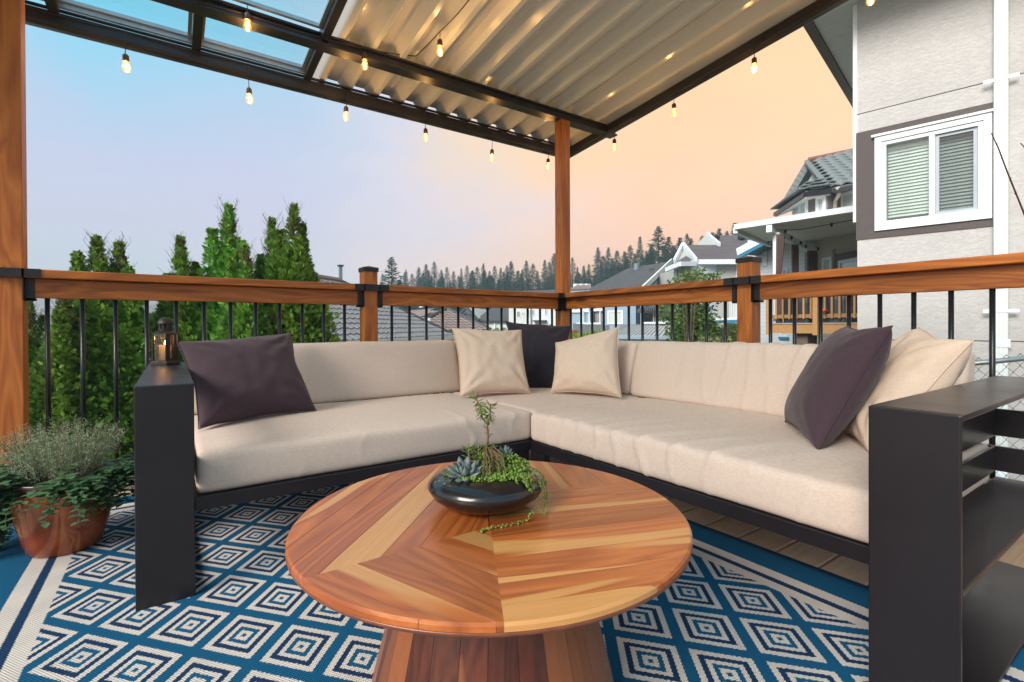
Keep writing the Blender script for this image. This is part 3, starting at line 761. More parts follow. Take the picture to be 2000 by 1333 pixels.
# ------------------------------------------------------------------ throw pillows
def pillow(label, c, thick, mat, seed, bow=.10, wrk=.8, cat='pillow', group=None, ears=.03, side=1):
    """c: TL, TR, BR, BL corners"""
    TL, TR, BR, BL = [Vector(p) for p in c]; n = 34
    base = (BL+BR)/2
    root = thing('throw_pillow', base, label, cat, group)
    nr = ((TR-BL).cross(TL-BR)).normalized()
    if nr.dot(CAM-base) < 0: nr = -nr
    def P(s, t, sgn):
        # concave edges between pulled-out corners
        a = 1-bow*(1-(2*t-1)**2)**1.0*(.8+.5*nz(seed, t*2.5, (1 if s > .5 else 5))); b = 1-bow*(1-(2*s-1)**2)*(.8+.5*nz(seed+3, s*2.5, (2 if t > .5 else 6)))
        s2 = .5+(s-.5)*a; t2 = .5+(t-.5)*b
        q = (BL*(1-s2)+BR*s2)*(1-t2) + (TL*(1-s2)+TR*s2)*t2
        S_, T_ = 2*s-1, 2*t-1
        h = ((1-abs(S_)**2.6)*(1-abs(T_)**2.6))**.50
        edge = min(1, (1-max(abs(S_), abs(T_)))*7)
        # wrinkles radiating from corners and short puckers along seams
        wv = 0
        for k, (cs, ct) in enumerate(((-1, -1), (1, -1), (1, 1), (-1, 1))):
            dx_, dy_ = S_-cs, T_-ct; r = math.hypot(dx_, dy_); an = math.atan2(dy_, dx_)
            wv += .34*math.sin(an*11+seed+k*2+1.5*nz(seed, r*3, k))*math.exp(-((r-.45)/.35)**2)
        wv += .26*nz(S_*2.2+seed, T_*2.2, 3) + .22*nz(S_*5+seed, T_*4, 9)*edge
        pk = .42*(abs(math.sin(T_*13+seed+2*nz(seed, T_*3, 1)))*math.exp(-((1-abs(S_))/.16)) + abs(math.sin(S_*12+seed*2+2*nz(seed, S_*3, 4)))*math.exp(-((1-abs(T_))/.16)))
        hh = thick/2*(h*(1+.45*wrk*wv) + wrk*pk*.25*h**.3*(edge > 0)*edge)
        sag = -.02*math.sin(math.pi*s)*(1-t)
        return q + nr*(sgn*hh) + Vector((0, 0, 0))
    V = []; F = []; ids = {}
    for sgn in (1, -1):
        for i in range(n+1):
            for j in range(n+1):
                bd = i in (0, n) or j in (0, n)
                key = (i, j, 0 if bd else sgn)
                if key in ids: continue
                s = .5-.5*math.cos(math.pi*i/n); t = .5-.5*math.cos(math.pi*j/n)
                s = .35*s+.65*i/n; t = .35*t+.65*j/n
                ids[key] = len(V); V.append(P(s, t, sgn))
    g = lambda i, j, sg: ids[(i, j, 0 if (i in (0, n) or j in (0, n)) else sg)]
    for sg in (1, -1):
        for i in range(n):
            for j in range(n):
                q = (g(i, j, sg), g(i+1, j, sg), g(i+1, j+1, sg), g(i, j+1, sg)); F.append(q if sg > 0 else q[::-1])
    mb = MB(); mb.add(V, F); o = mb.build('cover', mat, root, True)
    m = o.modifiers.new('sub', 'SUBSURF'); m.levels = 1; m.render_levels = 1
    ring = [V[ids[(i, 0, 0)]] for i in range(n)] + [V[ids[(n, j, 0)]] for j in range(n)] + [V[ids[(n-i, n, 0)]] for i in range(n)] + [V[ids[(0, n-j, 0)]] for j in range(n+1)]
    MB().tube(ring, .0022, 5, False).build('seam', mat, root, True)
    return root
Z = .425
pillow('dark plum pillow leaning on the left arm of the sofa', [ony(345,668,-.62), ony(568,650,-.44), onz(618,803,Z), onz(388,838,Z)], .16, M_purp, 1.3, .11, .55)
pillow('beige pillow on the left backrest, left of the charcoal pillow in the corner', [at(883,641,2.86), at(1018,645,2.95), onz(1036,768,Z), onz(899,776,Z)], .17, M_pillb, 4.1, .09)
pillow('charcoal pillow in the sofa corner between two beige pillows', [at(987,628,3.42), at(1115,637,3.35), at(1098,765,3.05), at(1012,765,3.08)], .15, M_dkp, 2.2, .10)
pillow('beige pillow in the corner, right of the charcoal pillow', [at(1085,670,2.98), at(1208,639,2.76), onz(1214,777,Z), onz(1076,767,Z)], .17, M_pillb, 7.7, .09)
pillow('glossy dark plum pillow standing at the right end of the sofa', [at(1655,636,1.79), at(1743,637,1.44), onz(1597,884,Z-.01), onz(1533,824,Z)], .165, M_purp, 5.5, .10, .3)
pillow('beige pillow squeezed between the dark pillow and the right arm', [at(1795,640,1.66), at(1902,664,1.39), at(1700,893,1.46), onz(1640,838,Z)], .17, M_pillb, 9.4, .10, .6)

# ================================================================== RUG
def rug():
    m, n, b = newmat('woven_rug')
    oc = n.n('ShaderNodeTexCoord').outputs['Object']   # rug object sits at the world origin of x, y
    x, y, z = n.sep(oc)
    wob = n.m('MULTIPLY', n.m('SINE', n.m('MULTIPLY', y, 2*math.pi/.0095)), .0014)
    nzz = n.m('MULTIPLY', n.m('SUBTRACT', n.noise(oc, 220, 2, .6), .5), .005)
    xw = n.m('ADD', n.m('ADD', x, wob), nzz); yw = n.m('ADD', y, nzz)
    a = n.m('DIVIDE', n.m('ADD', xw, 1.155), .112); bb = n.m('DIVIDE', n.m('ADD', yw, .972), .134)
    p = n.m('MULTIPLY', n.m('ADD', a, bb), .5); q = n.m('MULTIPLY', n.m('SUBTRACT', a, bb), .5)
    # lattice points where i+j is odd -> p, q half integers
    fp = n.m('ABSOLUTE', n.m('SUBTRACT', n.m('FRACT', p), .5)); fq = n.m('ABSOLUTE', n.m('SUBTRACT', n.m('FRACT', q), .5))
    mm = n.m('MULTIPLY', n.m('MAXIMUM', fp, fq), 2.0)
    whitec = (.80, .72, .65); blue = (.005, .112, .235); navy = (.008, .042, .115)
    bands = [(0, blue), (.07, whitec), (.205, blue), (.345, whitec), (.485, navy), (.645, whitec), (.825, blue)]
    pat = n.ramp(mm, bands, 'CONSTANT')
    # borders: distance outside the pattern field
    XA, XB, YA, YB = -2.94, -1.155, -3.75, -.36
    ex = n.m('MAXIMUM', n.m('SUBTRACT', XA, xw), n.m('SUBTRACT', xw, XB)); ey = n.m('MAXIMUM', n.m('SUBTRACT', YA, yw), n.m('SUBTRACT', yw, YB))
    e = n.m('MAXIMUM', ex, ey)
    bord = n.ramp(n.m('DIVIDE', n.m('MAXIMUM', e, 0), .3), [(0, whitec), (.04/.3, navy), (.065/.3, whitec), (.11/.3, blue)], 'CONSTANT')
    c = n.mix(n.m('GREATER_THAN', e, 0), pat, bord)
    wx = n.m('SINE', n.m('MULTIPLY', x, 2*math.pi/.0062)); wy = n.m('SINE', n.m('MULTIPLY', y, 2*math.pi/.0095))
    wv = n.m('MULTIPLY', wx, wy)
    c = n.mix(n.mapr(wv, -1, 1, .26, 0), c, (.004, .012, .03, 1))
    c = n.mix(n.mapr(n.noise(oc, 9, 3, .5), .3, .7, 0, .14), c, (.02, .05, .09, 1))
    n.put(b.inputs['Base Color'], c); b.inputs['Roughness'].default_value = .97; b.inputs['Specular IOR Level'].default_value = .15
    bump(n, b, n.m('ADD', wv, n.m('MULTIPLY', n.noise(oc, 420, 2, .6), 1.2)), .6, .002)
    X0, X1_, Y0_, Y1_ = -3.20, -.905, -4.05, -.12
    V = []; F = []; nx = 60; ny = 100
    for i in range(nx+1):
        for j in range(ny+1):
            xx = X0+(X1_-X0)*i/nx; yy = Y0_+(Y1_-Y0_)*j/ny
            V.append((xx, yy, .0065+.0012*nz(xx*3, yy*3, 0)))
    k = len(V)
    for i in range(nx+1):
        for j in range(ny+1): V.append((V[i*(ny+1)+j][0], V[i*(ny+1)+j][1], .0005))
    g = lambda i, j: i*(ny+1)+j
    for i in range(nx):
        for j in range(ny): F.append((g(i,j), g(i+1,j), g(i+1,j+1), g(i,j+1)))
    ed = [g(i, 0) for i in range(nx+1)] + [g(nx, j) for j in range(1, ny+1)] + [g(i, ny) for i in range(nx-1, -1, -1)] + [g(0, j) for j in range(ny-1, 0, -1)]
    for i in range(len(ed)): a_, b_ = ed[i], ed[(i+1) % len(ed)]; F.append((b_, a_, a_+k, b_+k))
    o = link('rug', mesh('rug', V, F, m, True)); tag(o, 'blue and cream outdoor rug woven with concentric diamonds under the coffee table', 'rug')
rug()

# ================================================================== COFFEE TABLE
def clip(poly, p, nrm):
    out = []
    for i in range(len(poly)):
        a, b_ = poly[i], poly[(i+1) % len(poly)]
        da = (a[0]-p[0])*nrm[0]+(a[1]-p[1])*nrm[1]; db = (b_[0]-p[0])*nrm[0]+(b_[1]-p[1])*nrm[1]
        if da >= 0: out.append(a)
        if (da > 0 and db < 0) or (da < 0 and db > 0):
            t = da/(da-db); out.append((a[0]+(b_[0]-a[0])*t, a[1]+(b_[1]-a[1])*t))
    return out
TC = (-2.07, -2.171); TR_ = .414; TH = .40
def table():
    root = thing('coffee_table', (TC[0], TC[1], 0), 'round coffee table of striped reddish brown wood planks on a flared base', 'table')
    mt = wood('acacia_planks', (.24, .045, .010), (.62, .180, .036), 0, .33, .9, False, .22, .25, (.64, .30, .095))
    circ = [(TC[0]+TR_*math.cos(2*math.pi*k/144), TC[1]+TR_*math.sin(2*math.pi*k/144)) for k in range(144)]
    V = (-2.03, -2.08); Q = (-2.12, -2.243)
    def dr(a): return (math.cos(R_(a)), math.sin(R_(a)))
    def hp(p, ang, left=True):   # half plane left of the ray
        d = dr(ang); return (p, (-d[1], d[0]) if left else (d[1], -d[0]))
    ang_m = math.degrees(math.atan2(Q[1]-V[1], Q[0]-V[0]))   # V -> Q
    sectors = [(-21, [hp(V, ang_m, True), hp(V, -20, False)], V, .072),
               (-70, [hp(Q, ang_m, False), hp(Q, 180, True)], Q, .060),
               (46, [hp(Q, 180, False), hp(V, ang_m, False), hp(V, 60, True)], Q, .066),
               (66, [hp(V, -20, True), hp(V, 60, False)], V, .070)]
    i = 0
    for ang, hps, O, wd in sectors:
        reg = circ
        for p, nr in hps: reg = clip(reg, p, nr)
        d = dr(ang); nn = (-d[1], d[0])
        ts = [(p[0]-O[0])*nn[0]+(p[1]-O[1])*nn[1] for p in reg]; t = min(ts); T1 = max(ts)
        off = (hsh(i+ang)*.5+.2)*wd; cuts = [t-1e-4]; c = t+off
        while c < T1-.012: cuts.append(c); c += wd*(.72+.6*hsh(i+len(cuts)))
        cuts.append(T1+1e-4)
        for a, b_ in zip(cuts[:-1], cuts[1:]):
            P = clip(clip(reg, (O[0]+nn[0]*(a+.0005), O[1]+nn[1]*(a+.0005)), nn), (O[0]+nn[0]*(b_-.0005), O[1]+nn[1]*(b_-.0005)), (-nn[0], -nn[1]))
            if len(P) < 3: continue
            cx = sum(p[0] for p in P)/len(P); cy = sum(p[1] for p in P)/len(P)
            Mx = Matrix.Translation(Vector((cx, cy, TH-.012))) @ Matrix.Rotation(R_(ang), 4, 'Z'); Mi = Mx.inverted()
            pts = [Mi @ Vector((p[0], p[1], TH-.012)) for p in P]
            # small rounded rim where the plank reaches the edge: top polygon slightly inset there
            def ins(p): 
                v = Vector((p[0]-TC[0], p[1]-TC[1], 0)); return v.length > TR_-.002
            top = []; midp = []
            for p in P:
                v = Vector((p[0]-TC[0], p[1]-TC[1], 0)); e = ins(p)
                q = Vector((p[0], p[1], TH)) - (v.normalized()*.004 if e else Vector((0, 0, 0))); top.append(Mi @ q)
                midp.append(Mi @ Vector((p[0], p[1], TH-(.004 if e else .0004))))
            k = len(P); F = [tuple(range(k))[::-1], tuple(range(2*k, 3*k))]
            for s in range(k): t2 = (s+1) % k; F += [(s, t2, k+t2, k+s), (k+s, k+t2, 2*k+t2, 2*k+s)]
            me = mesh('plank', pts+midp+top, F, mt)
            link('plank', me, root, loc=Mx, world=True); i += 1
    MB().lathe([(0, TH-.0122), (TR_-.006, TH-.0122), (TR_-.006, TH-.0012), (0, TH-.0012)], (TC[0], TC[1], 0), 96).build('core', wood('plank_joint', (.10, .025, .01), (.16, .05, .02), 0, .5, 1, False), root)
    edge = wood('acacia_edge', (.14, .035, .012), (.26, .075, .025), 0, .35, .8, False, .1, .3)
    c3 = (TC[0], TC[1], 0)
    MB().lathe([(0, TH-.0125), (TR_-.0015, TH-.0125), (TR_+.0005, TH-.0145), (TR_-.001, TH-.019), (TR_-.010, TH-.0235), (0.0, TH-.0235)], c3, 144).build('rim', edge, root, True)
    # flared base of staves
    prof = [(.268, .01), (.258, .06), (.240, .13), (.222, .20), (.205, .27), (.19, .33), (.185, TH-.025)]
    ns = 26; st = wood('acacia_stave', (.050, .009, .005), (.17, .037, .013), 2, .36, .9, False, .35, .3, (.24, .072, .02))
    for k in range(ns):
        a0 = 2*math.pi*(k+.05*hsh(k))/ns; a1 = 2*math.pi*(k+1+.05*hsh((k+1) % ns))/ns - .004
        mb = MB(); vs = []; fs = []
        for (r, z) in prof:
            for a in (a0, (a0+a1)/2, a1): vs.append((TC[0]+r*math.cos(a), TC[1]+r*math.sin(a), z))
            for a in (a1, a0): vs.append((TC[0]+(r-.02)*math.cos(a), TC[1]+(r-.02)*math.sin(a), z))
        for q in range(len(prof)-1):
            for j in range(5): fs.append((q*5+j, q*5+(j+1) % 5, (q+1)*5+(j+1) % 5, (q+1)*5+j))
        fs.append((4, 3, 2, 1, 0)); e = (len(prof)-1)*5; fs.append((e, e+1, e+2, e+3, e+4))
        mb.add(vs, fs); mb.build('stave', st, root)
table()

# ================================================================== SUCCULENT BOWL
def leafmat(name, c1, c2, rough=.5, trans=.15, scale=18):
    m, n, b = newmat(name)
    oc = n.n('ShaderNodeTexCoord').outputs['Object']
    x = n.noise(oc, scale, 3, .6)
    c = n.mix(n.mapr(x, .3, .7), (*c1, 1), (*c2, 1)); n.put(b.inputs['Base Color'], c); b.inputs['Roughness'].default_value = rough
    b.inputs['Specular IOR Level'].default_value = .35
    if trans:
        tl = n.n('ShaderNodeBsdfTranslucent'); n.put(tl.inputs[0], c)
        mx = n.n('ShaderNodeMixShader'); mx.inputs[0].default_value = trans
        n.t.links.new(b.outputs[0], mx.inputs[1]); n.t.links.new(tl.outputs[0], mx.inputs[2]); n.t.links.new(mx.outputs[0], n.t.nodes['Material Output'].inputs[0])
    return m
def pt_leaf(mb, base, d, up, L, W, T=.0, nseg=5, curl=0.0, fat=.35):
    """pointed leaf; fat: thickness/width"""
    base = Vector(base); d = Vector(d).normalized(); side = d.cross(Vector(up)).normalized(); nm = side.cross(d).normalized()
    V = []; 
    prof = [(0, .35), (.2, .75), (.5, 1), (.78, .75), (1, .04)]
    for t, wv in prof:
        c = base + d*(L*t) + nm*(curl*L*t*t); w_ = W/2*wv
        V += [c-side*w_, c+nm*w_*fat*.3-side*0, c+side*w_, c-nm*w_*fat*2]
    F = []
    for i in range(len(prof)-1):
        for j in range(4): F.append((i*4+j, i*4+(j+1) % 4, (i+1)*4+(j+1) % 4, (i+1)*4+j))
    mb.add(V, F)
def ball(mb, c, r, ax=1.0):
    c = Vector(c); n = 6
    V = [c+Vector((0, 0, r*ax))]
    for z, q in ((.55, .83), (-.45, .9)):
        for j in range(n): t = 2*math.pi*j/n; V.append(c+Vector((r*q*math.cos(t), r*q*math.sin(t), r*z*ax)))
    V.append(c-Vector((0, 0, r*ax)))
    F = [(0, 1+j, 1+(j+1) % n) for j in range(n)] + [(1+j, 7+j, 7+(j+1) % n, 1+(j+1) % n) for j in range(n)] + [(13, 7+(j+1) % n, 7+j) for j in range(n)]
    mb.add(V, F)
def bowl():
    c = onz(950, 986, TH); c = Vector((c.x, c.y, TH))
    root = thing('bowl_planter', c, 'low glossy black bowl of mixed succulents on the coffee table', 'planter')
    m, n, b = newmat('black_glaze'); b.inputs['Base Color'].default_value = (.012, .009, .009, 1)
    oc = n.n('ShaderNodeTexCoord').outputs['Object']; n.put(b.inputs['Roughness'], n.mapr(n.noise(oc, 20, 3, .5), .3, .7, .16, .26)); b.inputs['Coat Weight'].default_value = .3
    r = .131
    prof = [(.0, .0), (.062, .0), (.070, .002), (.100, .014), (.122, .030), (r, .046), (r-.001, .053), (r-.010, .064), (.105, .072), (.088, .0765), (.084, .0775), (.081, .076), (.080, .068), (.0, .062)]
    MB().lathe([(a, z+.0005) for a, z in prof], c, 72).build('bowl', m, root, True)
    soil = plain('dark_soil', (.04, .028, .018), .95, 0, .4, 60, .8, 90)
    V = []; F = []
    mb = MB(); mb.lathe([(0, .070), (.03, .071), (.06, .069), (.0795, .066)], c, 30); mb.build('soil', soil, root, True)
    # right/away directions as seen
    er = Vector((CR.x, CR.y, 0)).normalized(); ea = Vector((CW.x, CW.y, 0)).normalized(); uz = Vector((0, 0, 1))
    def L(rx, ax, z): return c + er*rx + ea*ax + uz*z
    rr = random.Random(3)
    # echeveria rosette, front left
    ech = leafmat('grey_blue_succulent', (.11, .15, .14), (.26, .30, .29), .55, .05, 40)
    mb = MB(); C0 = L(-.045, -.045, .082)
    ax = (uz*1.0 - ea*.35 - er*.1).normalized()
    s1 = ax.cross(er).normalized(); s2 = ax.cross(s1)
    for ring, (num, el_, ln, wd) in enumerate(((9, 8, .040, .019), (8, 32, .034, .018), (7, 55, .026, .015), (5, 74, .018, .011))):
        for k in range(num):
            t = 2*math.pi*(k+.5*ring)/num + rr.uniform(-.12, .12); e_ = R_(el_+rr.uniform(-6, 6))
            d = (s1*math.cos(t)+s2*math.sin(t))*math.cos(e_)+ax*math.sin(e_)
            pt_leaf(mb, C0+d*.004, d, ax, ln*rr.uniform(.9, 1.1), wd, curl=.22, fat=.5)
    mb.build('echeveria', ech, root, True)
    C1 = L(-.075, -.028, .076); mb = MB()
    g2 = leafmat('jade_succulent', (.05, .085, .02), (.12, .17, .045), .4, .05, 60)
    for k in range(9):
        t = 2*math.pi*k/9; e_ = R_(rr.uniform(15, 60)); d = (er*math.cos(t)+ea*math.sin(t))*math.cos(e_)+uz*math.sin(e_)
        pt_leaf(mb, C1, d, uz, .024, .016, curl=.1, fat=.6)
    mb.build('jade_rosette', g2, root, True)
    C2 = L(.042, .035, .105); mb = MB()
    for k in range(12):
        t = 2*math.pi*k/12*2.4; e_ = R_(10+5*k); d = (er*math.cos(t)+ea*math.sin(t))*math.cos(e_)+uz*math.sin(e_)
        pt_leaf(mb, C2, d, uz, .022, .010, curl=.1, fat=.6)
    mb.tube([L(.035, .03, .07), C2], .003, 6); mb.build('pale_rosette', ech, root, True)
    # tall sedum with needle leaves
    sed = leafmat('sedum_leaf', (.10, .17, .035), (.26, .36, .09), .45, .25, 50); stm = plain('sedum_stem', (.20, .10, .055), .7, 0, .3, 60)
    def needles(mb, p, d, num, ln, droop=0, sp=.9, tip=False):
        d = Vector(d).normalized(); a = d.orthogonal().normalized(); b_ = d.cross(a)
        for k in range(num):
            t = k*2.4+rr.uniform(-.3, .3); e_ = rr.uniform(.15, sp)
            q = (a*math.cos(t)+b_*math.sin(t))*math.cos(e_)+d*math.sin(e_); q.z -= droop; q.normalize()
            l = ln*rr.uniform(.75, 1.15)
            pt_leaf(mb, Vector(p)-d*.003*(k % 5), q, d, l, l*.13+.0012, curl=-.12 if droop else .08, fat=.5)
    mb = MB(); ms = MB()
    p0 = L(.0, .0, .07); pts = [p0, L(-.004, 0, .11), L(.004, .002, .15), L(.003, .0, .185), L(.010, 0, .205)]
    ms.tube(pts, [.0035, .003, .0026, .0022, .0016], 7)
    ms.tube([L(.003, 0, .183), L(-.008, 0, .196), L(-.010, 0, .215), L(-.018, 0, .232), L(-.026, .0, .246)], [.002, .0018, .0016, .0013, .001], 6)
    ms.tube([L(.004, 0, .15), L(.012, 0, .162)], .0012, 5)
    needles(mb, L(-.028, 0, .246), (-.5, -.1, .8), 9, .020); needles(mb, L(-.018, 0, .236), (-.3, 0, .3), 12, .018, .8)
    needles(mb, L(-.013, 0, .226), (-.3, 0, .6), 14, .020, .9); needles(mb, L(-.010, 0, .214), (0, 0, .6), 12, .018, .9)
    needles(mb, L(.012, 0, .226), (.4, 0, .9), 11, .022); needles(mb, L(.008, 0, .214), (.2, 0, .6), 14, .021, .8); needles(mb, L(.008, 0, .204), (.2, 0, .6), 14, .019, .9)
    ms.tube([L(.010, 0, .200), L(.010, 0, .226)], .0014, 5)
    needles(mb, L(.003, 0, .178), (0, 0, 1), 7, .013); needles(mb, L(.004, 0, .168), (0, 0, 1), 5, .011, .4); needles(mb, L(-.011, 0, .197), (-1, 0, .3), 5, .008)
    for (rx, a_, z) in ((-.030, .01, .128), (-.018, .0, .122), (.0, 0, .135), (.012, 0, .128), (.024, .01, .118), (.030, .012, .105), (-.004, -.012, .118), (-.008, -.015, .104), (.018, -.01, .11), (.012, -.02, .096), (.035, 0, .092)):
        ms.tube([L(rx*.3, a_, .07), L(rx*.8, a_, (z+.07)/2+.01), L(rx, a_, z)], .0014, 5)
        needles(mb, L(rx, a_, z), (rx*8, 0, 1), 11, .017); needles(mb, L(rx, a_, z-.008), (rx*8, 0, 1), 10, .015, .6)
    # small star sedum at the left
    ms.tube([L(-.038, .0, .07), L(-.036, 0, .10), L(-.040, 0, .128)], .0016, 5)
    for z in (.112, .122, .130): needles(mb, L(-.040, 0, z), (0, 0, 1), 9, .019, 0, .5)
    needles(mb, L(-.026, 0, .116), (.5, 0, 1), 8, .015)
    # drooping strands
    for k in range(34):
        rx = rr.uniform(-.018, .045); ms.tube([L(rx*.4, .0, .075), L(rx*1.2, -.01, .105)], .001, 4); needles(mb, L(rx*1.2, -.01, .108), (rx*10, -.3, 1), 9, .014)
        rx = rr.uniform(-.012, .04); a_ = rr.uniform(-.045, .0); z = rr.uniform(.085, .125)
        q = L(rx*.5, a_, z+.012); w_ = [q, L(rx, a_-.012, z), L(rx*1.15, a_-.020, z-.028), L(rx*1.2, a_-.022, z-.05)]
        ms.tube(w_, .0011, 4)
        for s in range(9): pp = w_[1].lerp(w_[3], s/9); needles(mb, pp, (rr.uniform(-1, 1), -.4, -.2), 3, .010, .7)
    mb.build('sedum', sed, root, True); ms.build('stems', stm, root, True)
    # string of pearls
    pe = leafmat('string_of_pearls', (.10, .20, .022), (.27, .38, .07), .35, .15, 90)
    mb = MB(); st = MB()
    for k in range(1150):
        if k < 620: rx = rr.uniform(-.01, .105); a_ = rr.uniform(-.065, .06)
        else: rx = rr.uniform(-.055, .085); a_ = rr.uniform(-.078, .0)
        if math.hypot(rx*.85, a_) > .085: continue
        hgt = .074+.032*math.exp(-((rx-.06)/.035)**2-((a_)/.06)**2)*rr.random()+.010*rr.random()
        ball(mb, L(rx, a_, hgt), rr.uniform(.0022, .0042))
    def strand(pts, n=18, r0=.0032):
        pts = [Vector(p) for p in pts]; st.tube(pts, .0007, 4)
        for k in range(n):
            f_ = k/n*(len(pts)-1); i = int(f_); p = pts[i].lerp(pts[min(i+1, len(pts)-1)], f_-i)
            ball(mb, p+Vector((rr.uniform(-.0035, .0035), rr.uniform(-.0035, .0035), rr.uniform(-.002, .002))), r0*rr.uniform(.6, 1.1))
    for k in range(14):
        x0 = .045+.045*rr.random(); a0 = -.07+.04*rr.random(); fall = rr.uniform(.012, .034)
        strand([L(x0, a0, .084), L(x0+.012, a0-.012, .080), L(x0+.016, a0-.02, .080-fall*.6), L(x0+.018, a0-.022, .08-fall)], 20)
    strand([L(.085, -.03, .082), L(.112, -.035, .078), L(.128, -.04, .055), L(.130, -.05, .025), L(.126, -.055, .004)], 20, .0026)
    strand([L(.09, -.01, .085), L(.118, -.015, .078), L(.134, -.03, .05), L(.136, -.04, .02), L(.134, -.06, .004), L(.120, -.068, .003)], 20, .0026)
    strand([L(.095, .02, .084), L(.125, .0, .070), L(.138, -.01, .045)], 14)
    strand([L(.118, -.035, .070), L(.124, -.052, .05), L(.112, -.075, .022), L(.090, -.100, .006), L(.070, -.115, .004), L(.045, -.125, .003), L(.020, -.135, .003), L(.0, -.150, .003), L(-.004, -.158, .003)], 52, .0028)
    strand([L(-.075, -.045, .078), L(-.095, -.05, .071), L(-.108, -.052, .064), L(-.112, -.058, .056)], 12, .0024)
    strand([L(-.062, -.05, .078), L(-.078, -.064, .071), L(-.09, -.07, .064)], 8, .0022)
    mb.build('string_of_pearls', pe, root, True, kind='stuff'); st.build('tendrils', stm, root)
bowl()
# ================================================================== LANTERN on the left arm
def lantern():
    c = Vector((-2.672, -.375, .6405)); 
    root = thing('lantern', c, 'small dark metal lantern with a lit candle standing on the left sofa arm', 'lantern')
    mt = plain('aged_bronze', (.05, .042, .038), .5, .6, .35, 40)
    ang0 = R_(-26); R = .052; Hh = .118
    def hexp(r, z, n=6, o=0): return [(c.x+r*math.cos(ang0+math.pi*2*k/n+o), c.y+r*math.sin(ang0+math.pi*2*k/n+o), c.z+z) for k in range(n)]
    def frus(mb, rs):
        n = 6; V = []; F = []
        for r, z in rs: V += hexp(r, z)
        for i in range(len(rs)-1):
            for j in range(n): F.append((i*n+j, i*n+(j+1) % n, (i+1)*n+(j+1) % n, (i+1)*n+j))
        F.append(tuple(range(n))[::-1]); F.append(tuple(range((len(rs)-1)*n, len(rs)*n))); mb.add(V, F)
    mb = MB(); frus(mb, [(R+.010, .0), (R+.010, .010), (R+.002, .019)]); mb.build('base', mt, root)
    mb = MB(); frus(mb, [(R+.004, .019+Hh), (R+.004, .023+Hh), (.030, .150), (.026, .152)]); mb.build('roof', mt, root)
    mb = MB()
    lo, up = hexp(R, .0195), hexp(R, .0185+Hh)
    for k in range(6): mb.bar(lo[k], up[k], .006, .006, (1, .3, 0))
    mb.build('corner_post', mt, root)
    gm, n, b = newmat('lantern_glass'); n.t.nodes.remove(b)
    tr = n.n('ShaderNodeBsdfTransparent'); tr.inputs[0].default_value = (.9, .86, .8, 1); gl = n.n('ShaderNodeBsdfGlossy'); gl.inputs['Roughness'].default_value = .08
    mx = n.n('ShaderNodeMixShader'); mx.inputs[0].default_value = .12; n.t.links.new(tr.outputs[0], mx.inputs[1]); n.t.links.new(gl.outputs[0], mx.inputs[2]); n.t.links.new(mx.outputs[0], n.t.nodes['Material Output'].inputs[0])
    for k in range(6):
        a, b2 = Vector(lo[k]), Vector(lo[(k+1) % 6]); h = Vector((0, 0, Hh-.001)); u = (b2-a)
        a = a+u*.08; u = u*.84; o = (Vector((c.x, c.y, 0))-Vector(((a+u/2).x, (a+u/2).y, 0))).normalized()*.0012
        if k % 2 == 0:
            MB().hexa([a, a+u, a+u+o, a+o], [a+h, a+u+h, a+u+o+h, a+o+h]).build('glass_pane', gm, root)
        else:  # pierced panel: bars leave real holes
            mb = MB(); cols = [0, .30, .30, .43, .43+.0, .5]; nn = 19
            def strip(u0, u1, z0, z1): mb.hexa([a+u*u0+h*z0, a+u*u1+h*z0, a+u*u1+h*z0+o, a+u*u0+h*z0+o], [a+u*u0+h*z1, a+u*u1+h*z1, a+u*u1+h*z1+o, a+u*u0+h*z1+o])
            strip(0, .30, 0, 1); strip(.70, 1, 0, 1); strip(.405, .445, .06, .94); strip(.555, .595, .06, .94); strip(.3001, .6999, 0, .06); strip(.3001, .6999, .94, 1)
            for q in range(nn): z = .06+.88*q/nn; strip(.3001, .4049, z, z+.024); strip(.4451, .5549, z, z+.024); strip(.5951, .6999, z, z+.024)
            mb.build('pierced_panel', mt, root)
    mb = MB(); mb.lathe([(.026, .150), (.027, .158), (.0265, .159)], c, 20)
    for k in range(10):
        a = 2*math.pi*k/10; mb.bar((c.x+.0255*math.cos(a), c.y+.0255*math.sin(a), c.z+.157), (c.x+.0255*math.cos(a), c.y+.0255*math.sin(a), c.z+.180), .007, .002, (math.cos(a), math.sin(a), 0))
    mb.lathe([(.027, .180), (.030, .184), (.027, .196), (.019, .206), (.008, .212), (0, .213)], c, 20); mb.build('chimney_cap', mt, root)
    MB().lathe([(.013, .156), (.013, .180)], c, 12).build('inner_pipe', M_black, root)
    ring = [(c.x+.030+.008*math.sin(t), c.y, c.z+.172+.020*math.cos(t)) for t in [i*math.pi/8 for i in range(17)]]
    MB().tube([(c.x+CR.x*.030*math.cos(t)+.0, c.y+CR.y*.030*math.cos(t), c.z+.168+.026*math.sin(t)) for t in [-.5+i*(math.pi+1)/14 for i in range(15)]], .0014, 5).build('handle', mt, root)
    cm, n, b = newmat('candle_wax'); b.inputs['Base Color'].default_value = (.75, .55, .33, 1); b.inputs['Emission Color'].default_value = (1, .42, .10, 1); b.inputs['Emission Strength'].default_value = .09  # weak emission stands in for flame light glowing through the wax
    MB().lathe([(0, .02), (.024, .02), (.024, .088), (.020, .086), (0, .085)], c, 20).build('candle', cm, root, True)
    fm, n, b = newmat('flame'); b.inputs['Base Color'].default_value = (0, 0, 0, 1); b.inputs['Emission Color'].default_value = (1, .55, .15, 1); b.inputs['Emission Strength'].default_value = 9
    MB().lathe([(0, .086), (.004, .091), (.0045, .096), (.002, .106), (0, .113)], c, 10).build('flame', fm, root, True)
